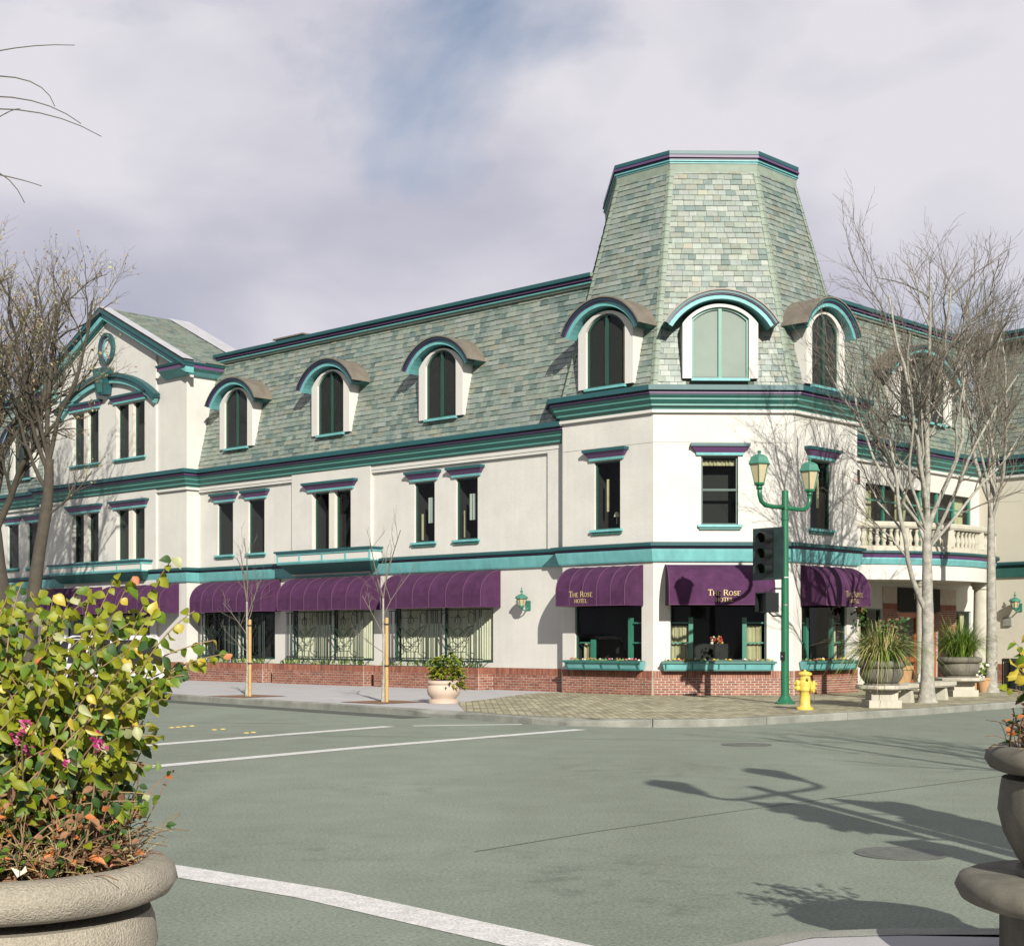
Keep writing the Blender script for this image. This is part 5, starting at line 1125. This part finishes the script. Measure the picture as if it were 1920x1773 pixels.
# young staked trees
for (x, y, seed, lab, hh) in ((-7.02, 39.7, 41, 'thin young bare tree tied to a stake, left of the two', 5.4), (-3.10, 36.1, 42, 'thin young bare tree tied to a stake, beside the pink bowl planter', 5.6)):
    b_ = MB(); b_.poly([(x + a * dL.x * .75 + c * nL.x * .75, y + a * dL.y * .75 + c * nL.y * .75, .156) for a, c in ((-1, -1), (1, -1), (1, 1), (-1, 1))], 'mulch'); tag(b_.build('tree_pit'), kind='structure')
    bare_tree('young_tree', lab, (x, y, .15), seed, hh, 2.5, .034, [(200, 20, 1.4, .6, 1), (20, 8, 1.7, .66, 1), (-30, 28, 1.3, .5, .9), (160, 36, 1.1, .45, .8), (90, 20, 1.3, .45, .86), (190, 56, .9, .36, .7)], 1, 'bark_pale', 'twig', kids=(0, 4, 4))
    s = thing('tree_stake', ('pale wooden stake beside the left young tree' if seed == 41 else 'pale wooden stake beside the young tree near the bowl planter'), 'stake', (x + .09, y - .06, .15))
    mb = MB(); mb.lathe([(.042, 0), (.042, 2.0), (.03, 2.03)], 'wood_stake', 10); mb.build('post', s)
    for z in (.85, 1.85): mb = MB(); mb.lathe([(.05, z), (.05, z + .04)], 'rubber', 10); mb.tube([(-.01, 0, z + .02), (-.1, .06, z + .03), (-.14, .06, z + .02)], .012, 'rubber', 5); mb.build('tie', s)

# ---- cars
def car(label, loc, rz, name='parked_car'):
    t = thing(name, label, 'car', loc, rz)
    st = [(-2.34, .80, .42, .80), (-2.30, .88, .34, .98), (-2.0, .92, .30, 1.02), (-1.0, .93, .28, 1.03), (.6, .93, .28, 1.02), (1.1, .92, .28, .99), (1.9, .89, .30, .90), (2.25, .82, .36, .80), (2.34, .70, .44, .70)]
    mb = MB(); ring = []
    for x, w, zb, zt in st: ring.append([(x, -w * .9, zb), (x, -w, zb + .16), (x, -w, zt - .12), (x, -w * .95, zt - .03), (x, -w * .82, zt), (x, w * .82, zt), (x, w * .95, zt - .03), (x, w, zt - .12), (x, w, zb + .16), (x, w * .9, zb)])
    base = len(mb.v)
    for i in range(len(ring) - 1):
        for j in range(10): k = (j + 1) % 10; mb.poly([ring[i][j], ring[i][k], ring[i + 1][k], ring[i + 1][j]], 'car_white')
    mb.poly(ring[0], 'car_white'); mb.poly(ring[-1], 'car_white'); mb.build('body', t)
    # cabin: pillars and roof white, glass between
    g0 = [(-2.22, .83, .98), (-.2, .85, 1.02), (1.15, .83, .99)]; gt = [(-2.0, .68, 1.68), (-.3, .70, 1.73), (.35, .66, 1.68)]
    mb = MB()
    for s in (-1, 1):
        mb.poly([(x, s * w, z) for x, w, z in g0] + [(x, s * w, z) for x, w, z in gt[::-1]], 'car_black')
    mb.poly([(-2.22, -.83, .98), (-2.22, .83, .98), (-2.0, .68, 1.68), (-2.0, -.68, 1.68)], 'car_black'); mb.poly([(1.15, -.83, .99), (1.15, .83, .99), (.35, .66, 1.68), (.35, -.66, 1.68)], 'car_black'); mb.build('windows', t)
    mb = MB(); mb.hexa([(-2.06, -.70, 1.64), (.4, -.69, 1.65), (.4, .69, 1.65), (-2.06, .70, 1.64), (-1.9, -.58, 1.76), (.2, -.56, 1.76), (.2, .56, 1.76), (-1.9, .58, 1.76)], 'car_white'); mb.build('roof', t)
    for s in (-1, 1):
        for (x0, x1) in ((-2.23, -2.01), (-.95, -.93), (.02, .03), (1.16, .36)):
            mb = MB(); mb.tube([(x0, s * .845, .99), (x1, s * .69, 1.69)], .035, 'car_white', 6); mb.build('pillar', t)
        mb = MB(); mb.box(XYZ, -2.345, -2.2, s * .80 - .07, s * .80 + .07, .72, 1.0, 'tail_red'); mb.build('tail_light', t)
        mb = MB(); mb.box(XYZ, 2.2, 2.31, s * .62 - .14, s * .62 + .14, .62, .74, 'chrome'); mb.build('headlight', t)
        mb = MB(); mb.tube([(-1.8, s * .55, 1.8), (0, s * .55, 1.8)], .02, 'car_black', 6); mb.build('roof_rail', t)
        for x in (-1.42, 1.45):
            mb = MB(); mb.tube([(x, s * .72, .34), (x, s * .94, .34)], .35, 'rubber', 24); wh = mb.build('wheel', t); mb = MB(); mb.tube([(x, s * .93, .34), (x, s * .955, .34)], .21, 'steel', 18); mb.build('rim', wh)
    mb = MB(); mb.box(XYZ, -2.42, -2.28, -.86, .86, .36, .56, 'car_black'); mb.build('bumper', t); mb = MB(); mb.box(XYZ, 2.28, 2.40, -.8, .8, .34, .52, 'car_black'); mb.build('bumper', t)
    mb = MB(); mb.box(XYZ, -2.36, -2.335, -.16, .16, .62, .76, 'road_paint'); mb.build('number_plate', t)
    return t
def lpos(u, v): q = LP(u, v, 0); return (q[0], q[1], .0)
car('white estate car parked at the kerb, mostly hidden behind the left shrub', lpos(11.9, 9.75), math.atan2(dL.y, dL.x))
car('white car standing beyond the right edge, shading the road', (10.75, 24.6, 0), R_(84), 'standing_car')

# ------------------------------------------------------------------ foreground urns and shrubs
UL = (-1.50, 4.42); UR = (2.70, 6.9)
pedestal('stone pedestal under the near left urn', (*UL, .15), 0, 'cast_stone', .66, .40, True); urn('big rough stone urn with the leafy shrub at the left edge', (*UL, .15), 0, 'cast_stone', .5, .40, .995 - .15, .72)
pedestal('round slab stone pedestal at the lower right edge', (*UR, .15), 0, 'stone_old_shaded', .62, .45, True); urn('weathered stone urn at the right edge, its shade put into the dark stone', (*UR, .15), 0, 'stone_old_shaded', .5, .45, 1.15 - .15, .75)
def shrub(name, label, loc, stems, leaf_mats, seed, ln=.055, wd=.042, gap=.032, start=.25, n_obj=300):
    t = thing(name, label, 'shrub', loc); r = random.Random(seed); sm = MB(); leaves = []
    for (a, b_, c) in stems:
        L_ = (c - a).length; n = max(8, int(L_ / .03)); pts = bez(a, b_, c, n); sm.tube(pts, [.0045 - .003 * i / n for i in range(n + 1)], 'stem', 5)
        s = start * L_; k = 0
        while s < L_ * 1.02:
            u = min(s / L_, 1) * n; i = min(int(u), n - 1); p = pts[i].lerp(pts[i + 1], u - i); ax = (pts[i + 1] - pts[i]).normalized(); k += 1
            side = ax.cross(Vector((0, -1, .2))).normalized() * (1 if k % 2 else -1)
            d = (side * r.uniform(.2, .9) + ax * r.uniform(.1, .8) + Vector((r.gauss(0, .25), r.gauss(0, .3), -r.uniform(.3, 1.1)))).normalized(); nrm = Vector((r.gauss(.1, .45), -1 + r.gauss(0, .35), r.gauss(.45, .4)))
            leaves.append((p, d, nrm, ln * r.uniform(.45, 1.2) * (1 if u < n * .9 else .8), wd * r.uniform(.55, 1.15), leaf_mats(r, p), r.uniform(.05, .55))); s += gap * r.uniform(.7, 1.35)
    o = sm.build('stems', t, smooth='all'); o['kind'] = 'stuff'
    W0 = Vector(loc); leaves.sort(key=lambda q: (-(1 if abs((q[0] + W0).x / (q[0] + W0).y) < .345 else 0), (q[0] + W0).y)); rest = MB()
    for i, (p, d, nrm, l_, w_, m, cu) in enumerate(leaves):
        mb = MB() if i < n_obj else rest; leaf_geo(mb, p if i >= n_obj else Vector((0, 0, 0)), d, nrm, l_, w_, m, cu)
        if i < n_obj: q = mb.build('leaf', t, smooth='all'); q.location = p
    if rest.f: q = rest.build('foliage', t, smooth='all'); q['kind'] = 'stuff'
    return t
r6 = random.Random(17); base_l = Vector((0, 0, 0)); LOC_L = (UL[0], UL[1], 1.02)
def tip(x, y, Y): return Vector(((x - 960) / 2811 * Y, Y, 1.7 - (y - 1195) / 2811 * Y)) - Vector(LOC_L)
stems = []
named = [(325, 1045), (222, 1075), (150, 1100), (85, 1120), (300, 1140), (275, 1150), (425, 1225), (400, 1200), (365, 1145), (360, 1240), (345, 1265), (250, 1080), (190, 1150), (120, 1150), (40, 1095), (10, 1130), (300, 1380), (285, 1360), (302, 1440), (290, 1395), (315, 1310), (260, 1210), (220, 1200), (330, 1250), (170, 1120), (290, 1490)]
for (x, y) in named:
    c = tip(x, y, r6.uniform(4.1, 4.55)); a = Vector((r6.uniform(-.2, .25), r6.uniform(-.15, .2), 0)); m = a.lerp(c, .5) + Vector((-.06, 0, .16 + .1 * r6.random())); stems.append((a, m, c))
for i in range(120):
    x, y = r6.uniform(-260, 295), r6.uniform(1090, 1540)
    if x > 180 and y < 1200: y += 90
    c = tip(x, y, r6.uniform(4.0, 4.8)); a = Vector((r6.uniform(-.3, .3), r6.uniform(-.2, .25), 0)); m = a.lerp(c, .5) + Vector((r6.uniform(-.08, .08), r6.uniform(-.05, .05), .12)); stems.append((a, m, c))
for i in range(50):      # shaded stems at the back of the shrub
    x, y = r6.uniform(-200, 300), r6.uniform(1150, 1560); c = tip(x, y, r6.uniform(4.55, 4.95)); a = Vector((r6.uniform(-.3, .3), r6.uniform(0, .3), 0)); stems.append((a, a.lerp(c, .5) + Vector((0, 0, .1)), c))
def lm(r, p):
    q = r.random(); low_ = p.z < .32
    if low_: return 'leaf_green' if q < .3 else 'leaf_dark' if q < .62 else 'leaf_lime' if q < .8 else 'leaf_orange' if q < .815 else 'dry' if q < .94 else 'leaf_pale'
    return 'leaf_lime' if q < .56 else 'leaf_green' if q < .83 else 'leaf_dark' if q < .9 else 'leaf_yellow' if q < .955 else 'leaf_pale' if q < .995 else 'leaf_orange'
shrub('leafy_shrub', 'bushy shrub with lime green leaves in the near left urn', LOC_L, stems, lm, 3, .047, .034, .027, .2)
# magenta flowers and litter of dry leaves in the left urn
t = thing('flowering_stems', 'small magenta flowers among the stems of the near left shrub', 'flowers', LOC_L); mb = MB(); rr = random.Random(5)
for i in range(7):
    cx_ = tip(rr.choice([20, 60, 90, 30, 75, 45, 190, 110]) + rr.uniform(-15, 15), rr.uniform(1350, 1440) if i < 12 else rr.uniform(1480, 1560), rr.uniform(4.05, 4.25))
    mb.tube(bez(Vector((cx_.x * .5, .05, .02)), cx_ * .6 + Vector((0, 0, .05)), cx_, 4), .0025, 'stem', 4)
    for j in range(9): q = cx_ + Vector((rr.gauss(0, .009), rr.gauss(0, .008), rr.gauss(0, .009))); mb.poly([q, q + Vector((.010, rr.gauss(0, .004), rr.gauss(0, .006))), q + Vector((.004, rr.gauss(0, .004), .010)), q + Vector((-.005, 0, .006))], 'magenta')
mb.build('blossom', t)
def litter(name, label, loc, n, R, seed, x0=-9):
    t = thing(name, label, 'dry leaves', loc); mb = MB(); rr = random.Random(seed)
    for i in range(n):
        a, q = rr.uniform(0, 6.28), R * math.sqrt(rr.random()); p = Vector((math.cos(a) * q, math.sin(a) * q, rr.uniform(0, .09))); k = rr.random()
        if k < .45: leaf_geo(mb, p, Vector((rr.gauss(0, 1), rr.gauss(0, 1), rr.gauss(0, .35))), Vector((rr.gauss(0, .5), -.5, 1)), rr.uniform(.025, .06), rr.uniform(.015, .04), rr.choice(['dry', 'leaf_orange', 'straw', 'dry', 'leaf_dark', 'leaf_green']), .3)
        else:
            d = Vector((rr.gauss(0, 1), rr.gauss(0, 1), abs(rr.gauss(0, .6)))).normalized(); e = p + d * rr.uniform(.06, .2); mb.tube(bez(p, (p + e) / 2 + Vector((0, 0, .04)), e, 3), .0016, rr.choice(['dry', 'straw', 'stem', 'dry']), 3)
    o = mb.build('dry_leaves', t); o['kind'] = 'stuff'
litter('leaf_litter', 'brown dry leaves and twigs lying in the near left urn', (UL[0], UL[1], 1.0), 1500, .40, 8)
litter('leaf_litter', 'dry red brown leaves in the urn at the right edge', (UR[0], UR[1], 1.15), 420, .40, 9)
LOC_R = (UR[0], UR[1], 1.18)
def tipr(x, y, Y): return Vector(((x - 960) / 2811 * Y, Y, 1.7 - (y - 1195) / 2811 * Y)) - Vector(LOC_R)
st2 = []; r7 = random.Random(4)
for (x, y) in [(1900, 1200), (1895, 1240), (1905, 1260), (1888, 1290), (1915, 1225), (1930, 1190), (1945, 1230), (1910, 1300), (1960, 1200), (2000, 1180), (2050, 1170), (2100, 1190), (2020, 1230), (2150, 1220), (1980, 1260), (2070, 1260), (1935, 1290)]:
    c = tipr(x, y, r7.uniform(6.6, 7.1)); a = Vector((r7.uniform(-.2, .2), r7.uniform(-.2, .2), 0)); st2.append((a, a.lerp(c, .5) + Vector((.03, 0, .1)), c))
shrub('leafy_shrub', 'yellow leaved shrub in the urn at the right edge', LOC_R, st2, lambda r, p: r.choice(['leaf_yellow', 'leaf_yellow', 'leaf_lime', 'leaf_green']) if p.z > .28 else r.choice(['dry', 'leaf_dark', 'leaf_dark']), 6, .07, .05, .035, .3, 60)
mb = MB()
for i in range(16):
    c = tipr(r7.uniform(1870, 2000), r7.uniform(1320, 1380), r7.uniform(6.5, 7)); a = Vector((c.x * .8, 0, 0)); pts = bez(a, a.lerp(c, .5) + Vector((r7.uniform(-.03, .03), 0, .02)), c, 5); mb.tube(pts, .003, 'dry', 4)
    for p in pts[1:]: leaf_geo(mb, p, Vector((r7.gauss(0, 1), r7.gauss(0, 1), .4)), Vector((0, -1, .5)), .035, .02, r7.choice(['dry', 'leaf_orange', 'leaf_dark']))
o = mb.build('red_stemmed_plant'); o.location = LOC_R; tag(o, 'dark red leggy plant leaning over the right urn rim', 'plant')
t = thing('dry_thicket', 'tangle of thin red brown twigs and small leaves above the near left rim', 'twigs', LOC_L); mb = MB(); rr = random.Random(31)
for i in range(330):
    a = rr.uniform(0, 6.28); q = .37 * math.sqrt(rr.random()); p = Vector((math.cos(a) * q, math.sin(a) * q, 0)); e = p + Vector((rr.gauss(math.cos(a) * .06, .08), rr.gauss(math.sin(a) * .06, .08), rr.uniform(.05, .30)))
    pts = bez(p, (p + e) / 2 + Vector((rr.gauss(0, .03), rr.gauss(0, .03), .05)), e, 5); mb.tube(pts, .0018, rr.choice(['dry', 'dry', 'stem', 'bark_dark']), 3)
    for k in range(3):
        m = rr.choice(['dry', 'leaf_dark', 'leaf_orange', 'dry', 'leaf_dark', 'leaf_green']); leaf_geo(mb, pts[rr.randint(2, 5)], Vector((rr.gauss(0, 1), rr.gauss(0, 1), rr.gauss(0, .6))), Vector((0, -1, .6)), rr.uniform(.016, .034), rr.uniform(.010, .022), m)
o = mb.build('twigs', t); o['kind'] = 'stuff'
# crumpled paper in the left urn
mb = MB(); q = tip(38, 1632, 4.05); e = .016
mb.poly([(-e * 1.6, 0, .01), (-.3 * e, -.01, -e), (e * 1.4, -.012, 0), (.9 * e, 0, e * .9), (0, .006, -.1 * e)], 'curtain_pale'); o = mb.build('paper_scrap'); o.location = Vector(LOC_L) + q; tag(o, 'small crumpled white paper scrap among dry leaves in the near left urn', 'litter')
# ivy hanging at the corner of the right tower awning
mb = MB(); rr = random.Random(2)
for i in range(60):
    p = Vector(RP(3.0 + rr.uniform(-.2, .25), .25 + rr.uniform(-.15, .15), 2.15 + rr.uniform(-.1, .42))); leaf_geo(mb, p, Vector((rr.gauss(0, 1), rr.gauss(0, 1), -1)), Vector((0, -1, .4)), .09, .07, rr.choice(['leaf_dark', 'leaf_green', 'leaf_dark']))
mb.lathe([(.08, 2.4), (.13, 2.55)], 'dry', 10, RP(3.0, .25, 0)); mb.tube([RP(3.0, .25, 2.55), RP(3.0, .25, 2.9), RP(3.0, 0, 2.9)], .008, 'iron', 4)
o = mb.build('hanging_basket'); tag(o, 'small hanging basket of ivy at the right corner of the tower', 'plant')
